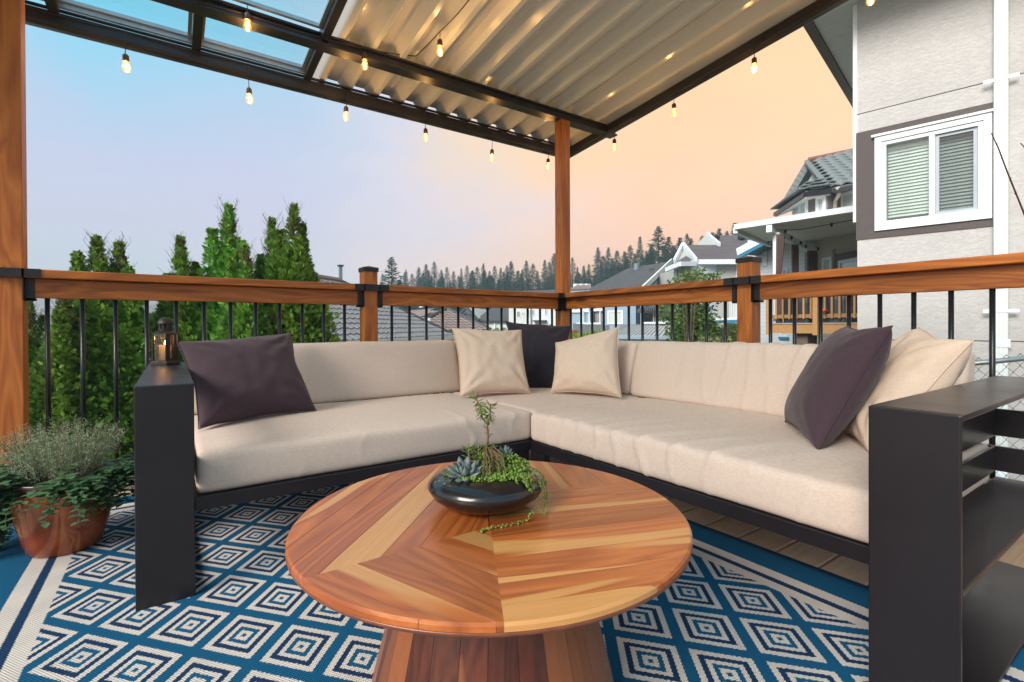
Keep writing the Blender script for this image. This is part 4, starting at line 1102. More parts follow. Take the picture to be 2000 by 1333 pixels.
    l = bpy.data.lights.new('candle_light', 'POINT'); l.energy = .13; l.color = (1, .42, .12); l.shadow_soft_size = .01
    lo_ = bpy.data.objects.new('candle_light', l); COL.objects.link(lo_); lo_.parent = root; lo_.location = (0, 0, .118)
lantern()

# ================================================================== STRING LIGHTS
def strings():
    cordm = plain('brown_cord', (.035, .022, .02), .6, 0, .2, 40); sock = plain('brown_socket', (.10, .045, .025), .5, 0, .25, 60)
    gm, n, b = newmat('amber_bulb_glass'); n.t.nodes.remove(b)
    tr = n.n('ShaderNodeBsdfTransparent'); tr.inputs[0].default_value = (1, .84, .55, 1); gl = n.n('ShaderNodeBsdfGlossy'); gl.inputs['Roughness'].default_value = .04; gl.inputs[0].default_value = (1, .8, .5, 1)
    lw = n.n('ShaderNodeLayerWeight'); lw.inputs[0].default_value = .35
    mx = n.n('ShaderNodeMixShader'); n.t.links.new(n.m('MULTIPLY', lw.outputs['Facing'], .5), mx.inputs[0]); n.t.links.new(tr.outputs[0], mx.inputs[1]); n.t.links.new(gl.outputs[0], mx.inputs[2])
    em = n.n('ShaderNodeEmission'); em.inputs[0].default_value = (1, .50, .07, 1); em.inputs[1].default_value = .17
    a = n.n('ShaderNodeAddShader'); n.t.links.new(mx.outputs[0], a.inputs[0]); n.t.links.new(em.outputs[0], a.inputs[1]); n.t.links.new(a.outputs[0], n.t.nodes['Material Output'].inputs[0])
    fm, n, b = newmat('filament'); b.inputs['Base Color'].default_value = (0, 0, 0, 1); b.inputs['Emission Color'].default_value = (1, .66, .16, 1); b.inputs['Emission Strength'].default_value = 9
    prof = [(0, -.104), (.006, -.1035), (.0125, -.099), (.0175, -.090), (.0185, -.080), (.016, -.067), (.0125, -.056), (.0115, -.046)]
    mg = MB().lathe(prof, (0, 0, 0), 18).me('bulb', gm, True)
    ms = MB().lathe([(.0, -.014), (.006, -.014), (.0115, -.019), (.0135, -.024), (.0135, -.050), (.0125, -.051), (.0, -.050)], (0, 0, 0), 14).tube([(0, 0, .0), (.002, 0, -.008), (0, 0, -.016)], .0022, 6).me('socket', sock, True)
    mf = MB(); 
    for dx_ in (-.003, .003): mf.tube([(dx_, 0, -.056), (dx_*1.6, 0, -.075), (dx_, 0, -.090)], .0017, 6)
    mf = mf.me('filament', fm)
    cap = MB().lathe([(0, -.0515), (.0115, -.0515), (.0118, -.056), (0, -.056)], (0, 0, 0), 12)
    def strand(label, pts, bulbs, drop=.0, lighted=True, ex=()):
        root = thing('string_light', pts[0], label, 'string light', None)
        P = [Vector(p) for p in pts]; pp = []
        for a, b_ in zip(P[:-1], P[1:]):
            L = (b_-a).length; k = max(2, int(L/.05))
            for i in range(k): t = i/k; pp.append(a.lerp(b_, t) - Vector((0, 0, .05*min(L, 1)*4*t*(1-t)*.35)))
        pp.append(P[-1])
        MB().tube(pp, .0032, 6).build('cord', cordm, root, True)
        for (x, y, z, top) in bulbs:
            # z: height where the bulb's lead starts
            q = Vector((x, y, z)); 
            rz = hsh(x*7+y)*6
            o = link('bulb', mg, root, loc=Matrix.Translation(q) @ Matrix.Scale(1.15, 4) @ Matrix.Rotation(rz, 4, 'Z') @ Matrix.Rotation((hsh(x*3+z)-.5)*.14, 4, 'X'), world=True)
            link('socket', ms, o); link('filament', mf, o)
            if top > .004:
                MB().tube([q+Vector((0, 0, -.004)), q+Vector((0, -.004, top*.5)), q+Vector((0, -.002 if abs(x-.5) > .1 else 0, top))], .002, 5).build('lead', cordm, root, True)
            l = bpy.data.lights.new('bulb_light', 'POINT'); l.energy = .75; l.color = (1, .62, .30); l.shadow_soft_size = .015
            lo_ = bpy.data.objects.new('bulb_light', l); COL.objects.link(lo_); lo_.parent = root; lo_.matrix_basis = wm(root).inverted() @ Matrix.Translation(q-Vector((0, 0, .075)))
        return root
    gx = [-3.46, -2.851, -2.237, -1.63, -1.026, -.417, .19]; gz = [2.345, 2.345, 2.325, 2.36, 2.342, 2.303, 2.34]
    strand('string of warm bulbs hanging along the outer gutter beam', [(x, .428, 2.475) for x in gx]+[(.46, .41, 2.47)], [(x, .418, z+.012, 2.475-z-.014) for x, z in zip(gx, gz)])
    p859 = ony(859, 62, -.4); p965 = ony(916, 0, -.9)
    b1, b2 = ony(483, 10, -.058), ony(712, 96, -.058)
    strand('string of warm bulbs on the inner beam that swings off across the corrugated roof', [(-3.6, -.052, 2.50), (b1.x, -.052, 2.515), (b2.x, -.052, 2.535), (ony(812, 110, -.058)), (p859.x, p859.y, p859.z), (p965), at(1010, -160, 2.2)],
           [(b1.x, -.058, b1.z-.025, .05), (b2.x, -.058, b2.z-.01, .04), (p859.x, p859.y, p859.z-.03, .028), (*ony(962, -52, -.9), .03)])
    eb = [onx(1200, 268, .44), onx(1316, 198, .44), onx(1473, 108, .44), onx(1700, -32, .44)]
    ys = [(.44, .3, 2.40)]
    pts = [(.44, .42, 2.465)] + [Vector((.44, e.y, zr(e.y)-.082)) for e in eb] + [Vector((.44, -3.2, zr(-3.2)-.08))]
    strand('string of warm bulbs hanging along the right edge beam of the roof', pts, [(.44, e.y, e.z, max(.01, (zr(e.y)-.085)-e.z)) for e in eb])
strings()

# ================================================================== PLANTER WITH HERBS
def planter():
    c = onz(128, 1066, .009); c = Vector((c.x, c.y, .0085))
    root = thing('flower_pot', c, 'glazed terracotta pot of thyme and trailing oregano on the rug corner', 'plant pot')
    m, n, b = newmat('glossy_terracotta_glaze'); oc = n.n('ShaderNodeTexCoord').outputs['Object']
    x = n.noise(oc, 9, 4, .6); x2 = n.noise(n.scale(oc, 1, 1, .25), 26, 3, .6)
    col = n.ramp(n.m('ADD', n.m('MULTIPLY', x, .6), n.m('MULTIPLY', x2, .4)), [(.3, (.12, .022, .006)), (.5, (.28, .055, .010)), (.7, (.42, .11, .018))])
    n.put(b.inputs['Base Color'], col); b.inputs['Roughness'].default_value = .14; b.inputs['Coat Weight'].default_value = .5; b.inputs['Coat Roughness'].default_value = .05
    mr = plain('dark_glazed_rim', (.035, .016, .012), .3, 0, .3, 20)
    MB().lathe([(0, 0), (.098, 0), (.104, .004), (.118, .05), (.132, .11), (.143, .17), (.150, .222), (.151, .228)], c, 64).build('pot', m, root, True)
    MB().lathe([(.151, .2285), (.155, .232), (.157, .262), (.153, .268), (.144, .266), (.142, .235), (.1415, .21)], c, 64).build('rim', mr, root, True)
    MB().lathe([(0, .250), (.07, .247), (.1415, .238)], c, 30).build('soil', bpy.data.materials['dark_soil'], root, True)
    rr = random.Random(11)
    er = Vector((CR.x, CR.y, 0)).normalized(); ea = Vector((CW.x, CW.y, 0)).normalized(); uz = Vector((0, 0, 1))
    # thyme: many fine stems with tiny leaves
    V = []; F = []
    st = MB()
    def quad(p, d, s, l, w_):
        k = len(V); V.extend([p-s*w_, p+d*l*.5-s*w_*1.0, p+d*l, p+d*l*.5+s*w_]); F.append((k, k+1, k+2, k+3))
    for i in range(430):
        r0 = .105*math.sqrt(rr.random()); t = rr.uniform(0, 2*math.pi)
        p = c+Vector((r0*math.cos(t), r0*math.sin(t), .245))
        out = Vector((math.cos(t), math.sin(t), 0)); h = rr.uniform(.12, .225)*(1-.15*r0/.105); sp = (r0/.105)*rr.uniform(.35, .8)+rr.uniform(-.1, .12)
        pts = [p]; d = (uz+out*sp).normalized(); pp = p
        for s in range(6):
            pp = pp+d*h/6*1.1; d = (d+Vector((rr.uniform(-.16, .16), rr.uniform(-.16, .16), rr.uniform(-.02, .10)))).normalized(); pts.append(pp)
        if i % 2 == 0: st.tube(pts, .0007, 3, False)
        for s in range(46):
            f_ = .2+.8*rr.random()**.7; f2 = f_*(len(pts)-1); k = int(f2); q = pts[k].lerp(pts[min(k+1, 6)], f2-k)
            dd = Vector((rr.uniform(-1, 1), rr.uniform(-1, 1), rr.uniform(-.1, 1))).normalized(); ss = dd.cross(Vector((rr.uniform(-1, 1), rr.uniform(-1, 1), .3))).normalized()
            q = q+dd*rr.uniform(0, .006); quad(q, dd, ss, rr.uniform(.004, .0075), .0011)
    th = leafmat('thyme_leaf', (.17, .23, .12), (.38, .44, .29), .7, .2, 30)
    npme = npmesh('thyme', [tuple(v-c) for v in V], F, th); o = link('thyme', npme, root, kind='stuff')
    st.build('thyme_stems', plain('thyme_stem', (.14, .10, .06), .8), root)
    # oregano: broad paired leaves on trailing stems
    lm = leafmat('oregano_leaf', (.035, .11, .045), (.12, .23, .10), .55, .2, 22); lv = MB(); sm = MB()
    def oleaf(p, d, L):
        d = d.normalized(); side = d.cross(uz);
        if side.length < .1: side = er.copy()
        side.normalize(); nm = side.cross(d).normalized(); 
        prof = [(0, .0), (.15, .55), (.4, 1), (.7, .75), (1, 0)]; V2 = []
        for t, wv in prof:
            cc_ = p+d*L*t-nm*L*.25*t*t; w_ = L*.38*wv; V2 += [cc_-side*w_+nm*w_*.25, cc_, cc_+side*w_+nm*w_*.25]
        F2 = []
        for i in range(4): F2 += [(i*3, i*3+1, i*3+4, i*3+3), (i*3+1, i*3+2, i*3+5, i*3+4)]
        lv.add(V2, F2)
    def stem(p, d, n, L, droop, ls=.028):
        pts = [p]; d = d.normalized()
        for s in range(n):
            d = (d+Vector((rr.uniform(-.2, .2), rr.uniform(-.2, .2), -droop+rr.uniform(-.08, .08)))).normalized(); pts.append(pts[-1]+d*L)
        sm.tube(pts, .0011, 4)
        for i, q in enumerate(pts[1:]):
            a = rr.uniform(0, 3.14)
            for k in range(3):
                dd = Vector((math.cos(a+k*2.1), math.sin(a+k*2.1), rr.uniform(-.1, .5))); oleaf(q, dd, ls*rr.uniform(.6, 1.15))
    for i in range(150):   # left / front-left mass, trailing down
        t = R_(rr.uniform(150, 262)); out = er*math.cos(t)+ea*math.sin(t)
        p = c+out*rr.uniform(.08, .145)+uz*.25
        stem(p, out*rr.uniform(.5, 1.2)+uz*rr.uniform(.1, 1.0), rr.randint(5, 9), rr.uniform(.016, .024), rr.uniform(.10, .30))
    for i in range(46):    # long hanging stems at the far left
        t = R_(rr.uniform(165, 215)); out = er*math.cos(t)+ea*math.sin(t)
        p = c+out*rr.uniform(.15, .20)+uz*rr.uniform(.20, .27); stem(p, out*.6-uz*.3, rr.randint(7, 12), .022, .3)
    for i in range(130):   # right mass
        t = R_(rr.uniform(-60, 60)); out = er*math.cos(t)+ea*math.sin(t)
        p = c+out*rr.uniform(.09, .145)+uz*.25
        stem(p, out*rr.uniform(.7, 1.3)+uz*rr.uniform(.1, .9), rr.randint(5, 9), rr.uniform(.016, .023), rr.uniform(.08, .28))
    for i in range(26):    # back
        t = R_(rr.uniform(60, 150)); out = er*math.cos(t)+ea*math.sin(t); stem(c+out*.13+uz*.25, out+uz*.5, 6, .02, .2)
    for i in range(5):
        t = R_(rr.uniform(-62, -40)); out = er*math.cos(t)+ea*math.sin(t); stem(c+out*.14+uz*.255, out*.5+uz*.2, 3, .016, .3)
    lv.build('oregano', lm, root, True, kind='stuff'); sm.build('oregano_stems', bpy.data.materials['thyme_stem'], root)
planter()

# ================================================================== CEDARS (arborvitae)
def cedar_mesh(name, h, rad, nsp, seed, cols):
    r = np.random.default_rng(seed)
    nb = nsp
    # position on the crown: t height fraction, denser where the cone is wide
    t = r.random(nb)**.85; prof = lambda q: np.where(q < .6, 1-.16*(q/.6)**2, .84*np.maximum(0, (1-q)/.4)**.95)
    az = r.random(nb)*2*np.pi
    lump = 1+.15*np.sin(az*3+t*9+seed)+.13*np.sin(az*7-t*23+seed*2)+.11*np.sin(az*13+t*57)+.05*np.sin(az*29-t*91)
    depth = r.random(nb)**.55
    sp = r.random(nb) < .17; lx = np.array([0, .11, -.10, .03, -.04]); ly = np.array([0, .04, .06, -.11, .10]); lt = np.array([1.0, .945, .92, .965, .90]); li = r.integers(0, 5, nb)
    u_ = r.random(nb)**.8; ts = .68+(lt[li]-.68)*u_
    t = np.where(sp, t, t*.90)
    rr_ = rad*prof(t/.93)*lump*(.55+.45*depth)*(1+.9*np.maximum(0, r.exponential(.10, nb)-.10))
    rs = .22*(1-u_)**1.0*(.25+.75*depth)*(1+.3*np.sin(az*3+u_*30)); t = np.where(sp, ts, t)
    base = np.stack([np.where(sp, lx[li]+rs*np.cos(az), rr_*np.cos(az)), np.where(sp, ly[li]+rs*np.sin(az), rr_*np.sin(az)), t*h], 1)
    out = np.stack([np.cos(az), np.sin(az), np.zeros(nb)], 1)
    up = np.tile([0, 0, 1.], (nb, 1))
    d = out*(.55+.3*r.random((nb, 1))) + up*(.55+.5*t[:, None]) + r.normal(0, .22, (nb, 3)); d /= np.linalg.norm(d, axis=1)[:, None]
    side = np.cross(d, r.normal(0, 1, (nb, 3))*.5+np.cross(out, up)*.2+out*.5); side /= np.linalg.norm(side, axis=1)[:, None]
    L = .062*(.7+.7*r.random(nb))*np.where(sp, .8, 1)
    V = []; F = []; 
    # frond: stem blade + 6 side blades, each a thin kite
    blades = [(0, 0, 1.0, .10)] + [(s*(.75-.1*k), .18+.2*k, .55-.08*k, .10) for k in range(3) for s in (1, -1)] 
    k0 = 0
    for (ang, st, ln, wd) in blades:
        a = ang+r.normal(0, .1, nb)
        bd = d*np.cos(a)[:, None]+side*np.sin(a)[:, None]
        bs = -d*np.sin(a)[:, None]+side*np.cos(a)[:, None]
        p = base+d*(L*st)[:, None]
        l = (L*ln)[:, None]; w_ = (L*wd)[:, None]
        tip = p+bd*l; tip[:, 2] -= L*.10*ln
        mid = p+bd*l*.45
        V.append(np.stack([p, mid+bs*w_, tip, mid-bs*w_], 1).reshape(-1, 3))
    V = np.concatenate(V); F = np.arange(len(V)).reshape(-1, 4)
    me = npmesh(name, V, F, cols)
    ca = me.color_attributes.new('tone', 'FLOAT_COLOR', 'POINT')
    tone = np.clip(.5+.28*np.sin(az*4+t*14+seed)+r.normal(0, .18, nb), 0, 1); brown = (r.random(nb) < (.01+.30*np.clip((t-.90)/.10, 0, 1)+.04*(depth < .15))).astype(float)
    one = np.stack([tone, brown, np.zeros(nb), np.ones(nb)], 1); c = np.tile(np.repeat(one, 4, axis=0), (len(blades), 1))
    ca.data.foreach_set('color', c.astype(np.float32).ravel())
    return me
def cedar_leafmat(name, a, b_, br):
    m, n, b = newmat(name)
    at_ = n.n('ShaderNodeAttribute', attribute_name='tone'); s = n.n('ShaderNodeSeparateColor'); n.put(s.inputs[0], at_.outputs['Color'])
    c = n.mix(s.outputs[0], (*a, 1), (*b_, 1)); c = n.mix(s.outputs[1], c, (*br, 1))
    oi = n.n('ShaderNodeObjectInfo').outputs['Random']; hs = n.n('ShaderNodeHueSaturation'); n.put(hs.inputs['Color'], c); n.put(hs.inputs['Value'], n.mapr(oi, 0, 1, .8, 1.2)); n.put(hs.inputs['Hue'], n.mapr(oi, 0, 1, .485, .515))
    n.put(b.inputs['Base Color'], hs.outputs[0]); b.inputs['Roughness'].default_value = .6; b.inputs['Specular IOR Level'].default_value = .25
    tl = n.n('ShaderNodeBsdfTranslucent'); n.put(tl.inputs[0], hs.outputs[0]); mx = n.n('ShaderNodeMixShader'); mx.inputs[0].default_value = .3
    n.t.links.new(b.outputs[0], mx.inputs[1]); n.t.links.new(tl.outputs[0], mx.inputs[2]); n.t.links.new(mx.outputs[0], n.t.nodes['Material Output'].inputs[0])
    return m
def cedars():
    lm = cedar_leafmat('cedar_foliage', (.065, .20, .028), (.30, .54, .085), (.16, .10, .05)); bark = plain('cedar_bark', (.11, .07, .045), .9, 0, .3, 30)
    meshes = [cedar_mesh('cedar_crown', 4.68, .52, 26000, s, lm) for s in (1, 2, 3)]
    tw = []
    for s in (1, 2):
        rr = random.Random(s); mb = MB(); mb.tube([(0, 0, -.05), (.01, 0, 2.4), (0, .01, 4.3), (.01, 0, 4.72)], [.06, .045, .012, .003], 8)
        for k in range(120):
            z = rr.uniform(3.5, 4.62); a = rr.uniform(0, 6.28); l = rr.uniform(.07, .17)*(1+1.1*(4.6-z))
            p = Vector((0, 0, z)); q = p+Vector((math.cos(a)*l*.6, math.sin(a)*l*.6, l)); mb.tube([p, p.lerp(q, .5)-Vector((0, 0, .01)), q], [.003, .002, .001], 3, False)
            for j in range(3): e = p.lerp(q, rr.uniform(.4, 1)); mb.tube([e, e+Vector((rr.uniform(-.04, .04), rr.uniform(-.04, .04), .05))], .0012, 3, False)
        tw.append(mb.me('cedar_trunk', bark))
    # px, py of the tip, depth, width factor, label
    L = [(58, 590, 4.3, .62, 'slim cedar with its pointed tip below the rail, nearest the left post'),
         (122, 578, 4.1, .92, 'bushy low cedar behind the second baluster from the left post'),
         (157, 566, 4.6, .8, 'low cedar partly hidden between two bushier cedars at the left'),
         (189, 466, 4.4, .95, 'cedar with a thin bare tip above the rail, left twin of the pair'),
         (232, 478, 4.5, .98, 'cedar with a broad thin tip above the rail, right twin of the pair'),
         (352, 468, 4.9, .98, 'cedar with a sparse pointed tip rising behind the lantern'),
         (447, 405, 5.1, 1.12, 'tall full green cedar left of the two headed one'),
         (478, 482, 4.8, .9, 'shorter cedar nestled in front of the tall cedars'),
         (531, 432, 5.3, .95, 'tall cedar forming the left head of the last big clump'),
         (574, 404, 5.2, 1.1, 'tallest cedar, at the right end of the row by the tiled roof')]
    for i, (px, py, D, wf, lab) in enumerate(L):
        tip = at(px, py, D); zb = ground_z(tip.x, tip.y)-.1; H = tip.z-zb
        root = thing('cedar_tree', (tip.x, tip.y, zb), lab, 'tree', 'cedars in a row beyond the left railing')
        s = H/4.68; rot = hsh(i)*6.28
        sx = wf*(1.2 if px < 260 else 1.14)
        o = link('crown', meshes[i % 3], root, rot=(0, 0, rot), scale=(sx, sx, s)); link('trunk', tw[i % 2], root, rot=(0, 0, rot), scale=(1, 1, s))
cedars()
# ================================================================== NEIGHBOURHOOD
def siding(name, c, sp=.11, rough=.7):
    m, n, b = newmat(name); oc = n.n('ShaderNodeTexCoord').outputs['Object']; x, y, z = n.sep(oc)
    f_ = n.m('FRACT', n.m('DIVIDE', z, sp)); big = n.noise(oc, 1.2, 3, .5)
    cc_ = n.mix(n.mapr(big, .3, .7), tuple(v*.93 for v in c)+(1,), (*c, 1)); cc_ = n.mix(n.m('MULTIPLY', n.m('GREATER_THAN', f_, .88), .35), cc_, tuple(v*.4 for v in c)+(1,))
    n.put(b.inputs['Base Color'], cc_); b.inputs['Roughness'].default_value = rough; bump(n, b, f_, .5, .02); return m
def shingle(name, c, sc=1.0):
    m, n, b = newmat(name); oc = n.n('ShaderNodeTexCoord').outputs['Object']
    br = n.n('ShaderNodeTexBrick'); x, y, z = n.sep(oc); cmb = n.n('ShaderNodeCombineXYZ')
    n.put(cmb.inputs[0], n.m('ADD', x, y)); n.put(cmb.inputs[1], n.m('MULTIPLY', z, 1.9)); n.put(br.inputs['Vector'], cmb.outputs[0])
    br.inputs['Scale'].default_value = 3*sc; br.inputs['Mortar Size'].default_value = .03
    br.inputs['Color1'].default_value = tuple(v*.75 for v in c)+(1,); br.inputs['Color2'].default_value = tuple(v*1.3 for v in c)+(1,); br.inputs['Mortar'].default_value = tuple(v*.55 for v in c)+(1,)
    g = n.noise(oc, 1.5, 4, .7); cc_ = n.mix(n.mapr(g, .3, .7, 0, .4), br.outputs[0], tuple(v*.8 for v in c)+(1,))
    n.put(b.inputs['Base Color'], cc_); b.inputs['Roughness'].default_value = .9; bump(n, b, br.outputs[0], .4, .02); return m
M_wtrim = plain('white_trim_far', (.72, .75, .77), .5, 0, .05)
M_glf = glassmat('far_window_glass', (.20, .27, .28), .08)
M_shg = shingle('grey_shingles', (.085, .088, .10)); M_shd = shingle('slate_shingles', (.07, .078, .09))
def pbox(pl, u0, u1, z0, z1, o0, o1, nm, mat, par, **k):
    mb = MB().hexa([pl.P(u0, z0, o0), pl.P(u1, z0, o0), pl.P(u1, z0, o1), pl.P(u0, z0, o1)], [pl.P(u0, z1, o0), pl.P(u1, z1, o0), pl.P(u1, z1, o1), pl.P(u0, z1, o1)])
    return mb.build(nm, mat, par, **k)
def pxbox(pl, x0, y0, x1, y1, o0, o1, nm, mat, par, **k):
    a = pl.uz(x0, y0); b_ = pl.uz(x1, (y0+y1)/2); c = pl.uz(x0, y1)
    return pbox(pl, a[0], b_[0], c[1], a[1], o0, o1, nm, mat, par, **k)
def window(pl, x0, y0, x1, y1, par, bars=1, glass=None, trim=None, t=.09, off=0):
    a = pl.uz(x0, y0); b_ = pl.uz(x1, y0); c = pl.uz(x0, y1); u0, u1, z0, z1 = a[0], b_[0], c[1], a[1]
    mb = MB()
    def q(p0, p1, q0, q1, o0=.05, o1=-.02): mb.hexa([pl.P(p0, q0, off+o0), pl.P(p1, q0, off+o0), pl.P(p1, q0, off+o1), pl.P(p0, q0, off+o1)], [pl.P(p0, q1, off+o0), pl.P(p1, q1, off+o0), pl.P(p1, q1, off+o1), pl.P(p0, q1, off+o1)])
    q(u0, u1, z1-t, z1); q(u0, u1, z0, z0+t); q(u0, u0+t, z0+t, z1-t); q(u1-t, u1, z0+t, z1-t)
    for k in range(bars): uc = u0+(u1-u0)*(k+1)/(bars+1); q(uc-t*.35, uc+t*.35, z0+t, z1-t, .045)
    w_ = mb.build('window', trim or M_wtrim, par)
    pbox(pl, u0+t, u1-t, z0+t, z1-t, off+.012, off-.01, 'pane', glass or M_glf, w_)
    return w_
def slabroof(pts, th, mat, par, nm='roof'):
    P = [Vector(p) for p in pts]; nr = (P[1]-P[0]).cross(P[2]-P[0]).normalized()
    if nr.z < 0: nr = -nr
    return MB().prism(P, -nr*th).build(nm, mat, par)
def line_box(a, b_, wd, ht, nm, mat, par): return MB().bar(a, b_, wd, ht).build(nm, mat, par)
def tiled(name, O, U, Vv, xl, xr, ncourse, tw, mat, par, amp=.035, kind='stuff', step=.03):
    """courses of wavy roof tiles; O eave origin, U unit along the eave, Vv unit up the slope; xl(v), xr(v) limits"""
    O = Vector(O); Nn = U.cross(Vv).normalized();
    if Nn.z < 0: Nn = -Nn
    vs = []; fs = []; L = ncourse[0]; n = ncourse[1]
    for c in range(n):
        v0 = L*c/n; v1 = L*(c+1)/n + .02; a = xl(v0+.5*L/n); b_ = xr(v0+.5*L/n)
        if b_-a < .05: continue
        k = max(2, int((b_-a)/tw*6)); base = len(vs)
        for i in range(k+1):
            u = a+(b_-a)*i/k; ph = ((u/tw) % 1); h = amp*(math.sin(math.pi*min(1, ph/.68)) if ph < .68 else -.35*math.sin(math.pi*(ph-.68)/.32))
            p = O+U*u
            vs.append(p+Vv*v0+Nn*(h+step)); vs.append(p+Vv*v1+Nn*(h*.9)); vs.append(p+Vv*v0+Nn*(-.01))
        for i in range(k):
            j = base+i*3; fs += [(j, j+3, j+4, j+1), (j+2, j+5, j+3, j)]
    me = mesh(name, vs, fs, mat, False)
    I = wm(par).inverted(); me.transform(I); o = link(name, me, par, kind=kind); return o
M_tilegrey = plain('grey_concrete_tile', (.21, .215, .23), .75, 0, .22, 3, .3, 30)
M_tilebrown = plain('pinkish_brown_tile', (.235, .175, .16), .8, 0, .2, 3, .3, 30)
M_tileg2 = plain('weathered_grey_tile', (.17, .195, .20), .7, 0, .35, 5, .3, 40)
M_offw = siding('off_white_siding', (.62, .63, .62)); M_bluesid = siding('blue_grey_siding', (.27, .38, .47), .16); M_white_sid = siding('white_siding', (.66, .70, .74), .14)
M_palest = plain('pale_grey_stucco', (.40, .40, .38), .9, 0, .06, 2); M_palewall = siding('pale_white_siding', (.60, .64, .66), .16)
def hbase(p): return (p.x, p.y, ground_z(p.x, p.y))

def house_tile_grey():
    E1 = at(885, 655.5, 19.7); d0 = at(627, 669, 11); U = Vector((d0.x-E1.x, d0.y-E1.y, 0)).normalized(); zE = (E1.z+d0.z)/2
    Rr = at(665, 551, 18.0); E1.z = zE; Lu = (Plane(E1, E1+U).pt(176, 690)-E1).dot(U)
    root = thing('tiled_house', hbase(at(600, 668, 13)), 'near white house with a long grey concrete tile roof right of the cedars', 'house')
    w_ = Rr-E1; along = w_.dot(U); perp = w_-U*along; Lv = perp.length; Vv = perp.normalized(); aR = (Plane(Rr, Rr+U).pt(428, 516)-E1).dot(U)
    tiled('roof_tiles', E1, U, Vv, lambda v: along*v/Lv, lambda v: Lu+(aR-Lu)*v/Lv, (Lv, 14), .30, M_tilegrey, root)
    # under-slab, hip caps, ridge caps
    Rl = Rr+U*(aR-along)
    out = Vector((perp.x, perp.y, 0)).normalized()
    B = [E1, E1+U*Lu, Rl, Rr]; MB().prism([p-Vector((0, 0, .05)) for p in B], (0, 0, -.06)).build('roof', M_tilegrey, root)
    far = Rr + (Rr-E1) - U*0; E2 = E1+out*2*perp.dot(out); E2.z = zE
    MB().prism([p-Vector((0, 0, .05)) for p in (E1, Rr, E2)], (0, 0, -.05)).build('roof', M_tilegrey, root)
    MB().prism([p-Vector((0, 0, .05)) for p in (Rr, Rl, E2+U*Lu, E2)], (0, 0, -.05)).build('roof', M_tilegrey, root)
    MB().prism([p-Vector((0, 0, .05)) for p in (E1+U*Lu, Rl, E2+U*Lu)], (0, 0, -.05)).build('roof', M_tilegrey, root)
    dk = plain('dark_hip_cap', (.06, .06, .065), .7)
    n = 26
    for i in range(n):
        a = E1.lerp(Rr, i/n); b_ = E1.lerp(Rr, (i+1.06)/n); MB().tube([a+Vector((0,0,.03)), b_+Vector((0,0,.045))], [.085, .065], 6).build('hip_cap', dk, root)
    for i in range(20):
        a = Rr.lerp(Rl, i/20); b_ = Rr.lerp(Rl, (i+1.06)/20); MB().tube([a+Vector((0,0,.04)), b_+Vector((0,0,.05))], [.11, .09], 6).build('ridge_cap', M_tilebrown, root)
    # gutter and wall below
    o2 = -out
    MB().hexa([E1+o2*.12+Vector((0,0,-.16)), E1+U*Lu+o2*.12+Vector((0,0,-.16)), E1+U*Lu+Vector((0,0,-.16)), E1+Vector((0,0,-.16))], [E1+o2*.12, E1+U*Lu+o2*.12, E1+U*Lu, E1]).build('gutter', M_wtrim, root)
    a = E1+out*.5; b_ = E1+U*(Lu-.5)+out*.5
    MB().hexa([Vector((a.x, a.y, -3)), Vector((b_.x, b_.y, -3)), Vector((b_.x, b_.y, -3))+out*6, Vector((a.x, a.y, -3))+out*6], [Vector((a.x, a.y, zE-.12)), Vector((b_.x, b_.y, zE-.12)), Vector((b_.x, b_.y, zE-.12))+out*6, Vector((a.x, a.y, zE-.12))+out*6]).build('wall', M_offw, root)
    MB().box(*(lambda p: ((p.x-.06, p.y-.06, p.z-1.2), (p.x+.06, p.y+.06, p.z)))(at(665, 520, 19.5))).build('flue', plain('flue_steel', (.28, .32, .36), .4, .6), root)
    MB().box(*(lambda p: ((p.x-.10, p.y-.10, p.z-.06), (p.x+.10, p.y+.10, p.z+.0)))(at(665, 518, 19.5))).build('flue_cap', M_black, root)
house_tile_grey()

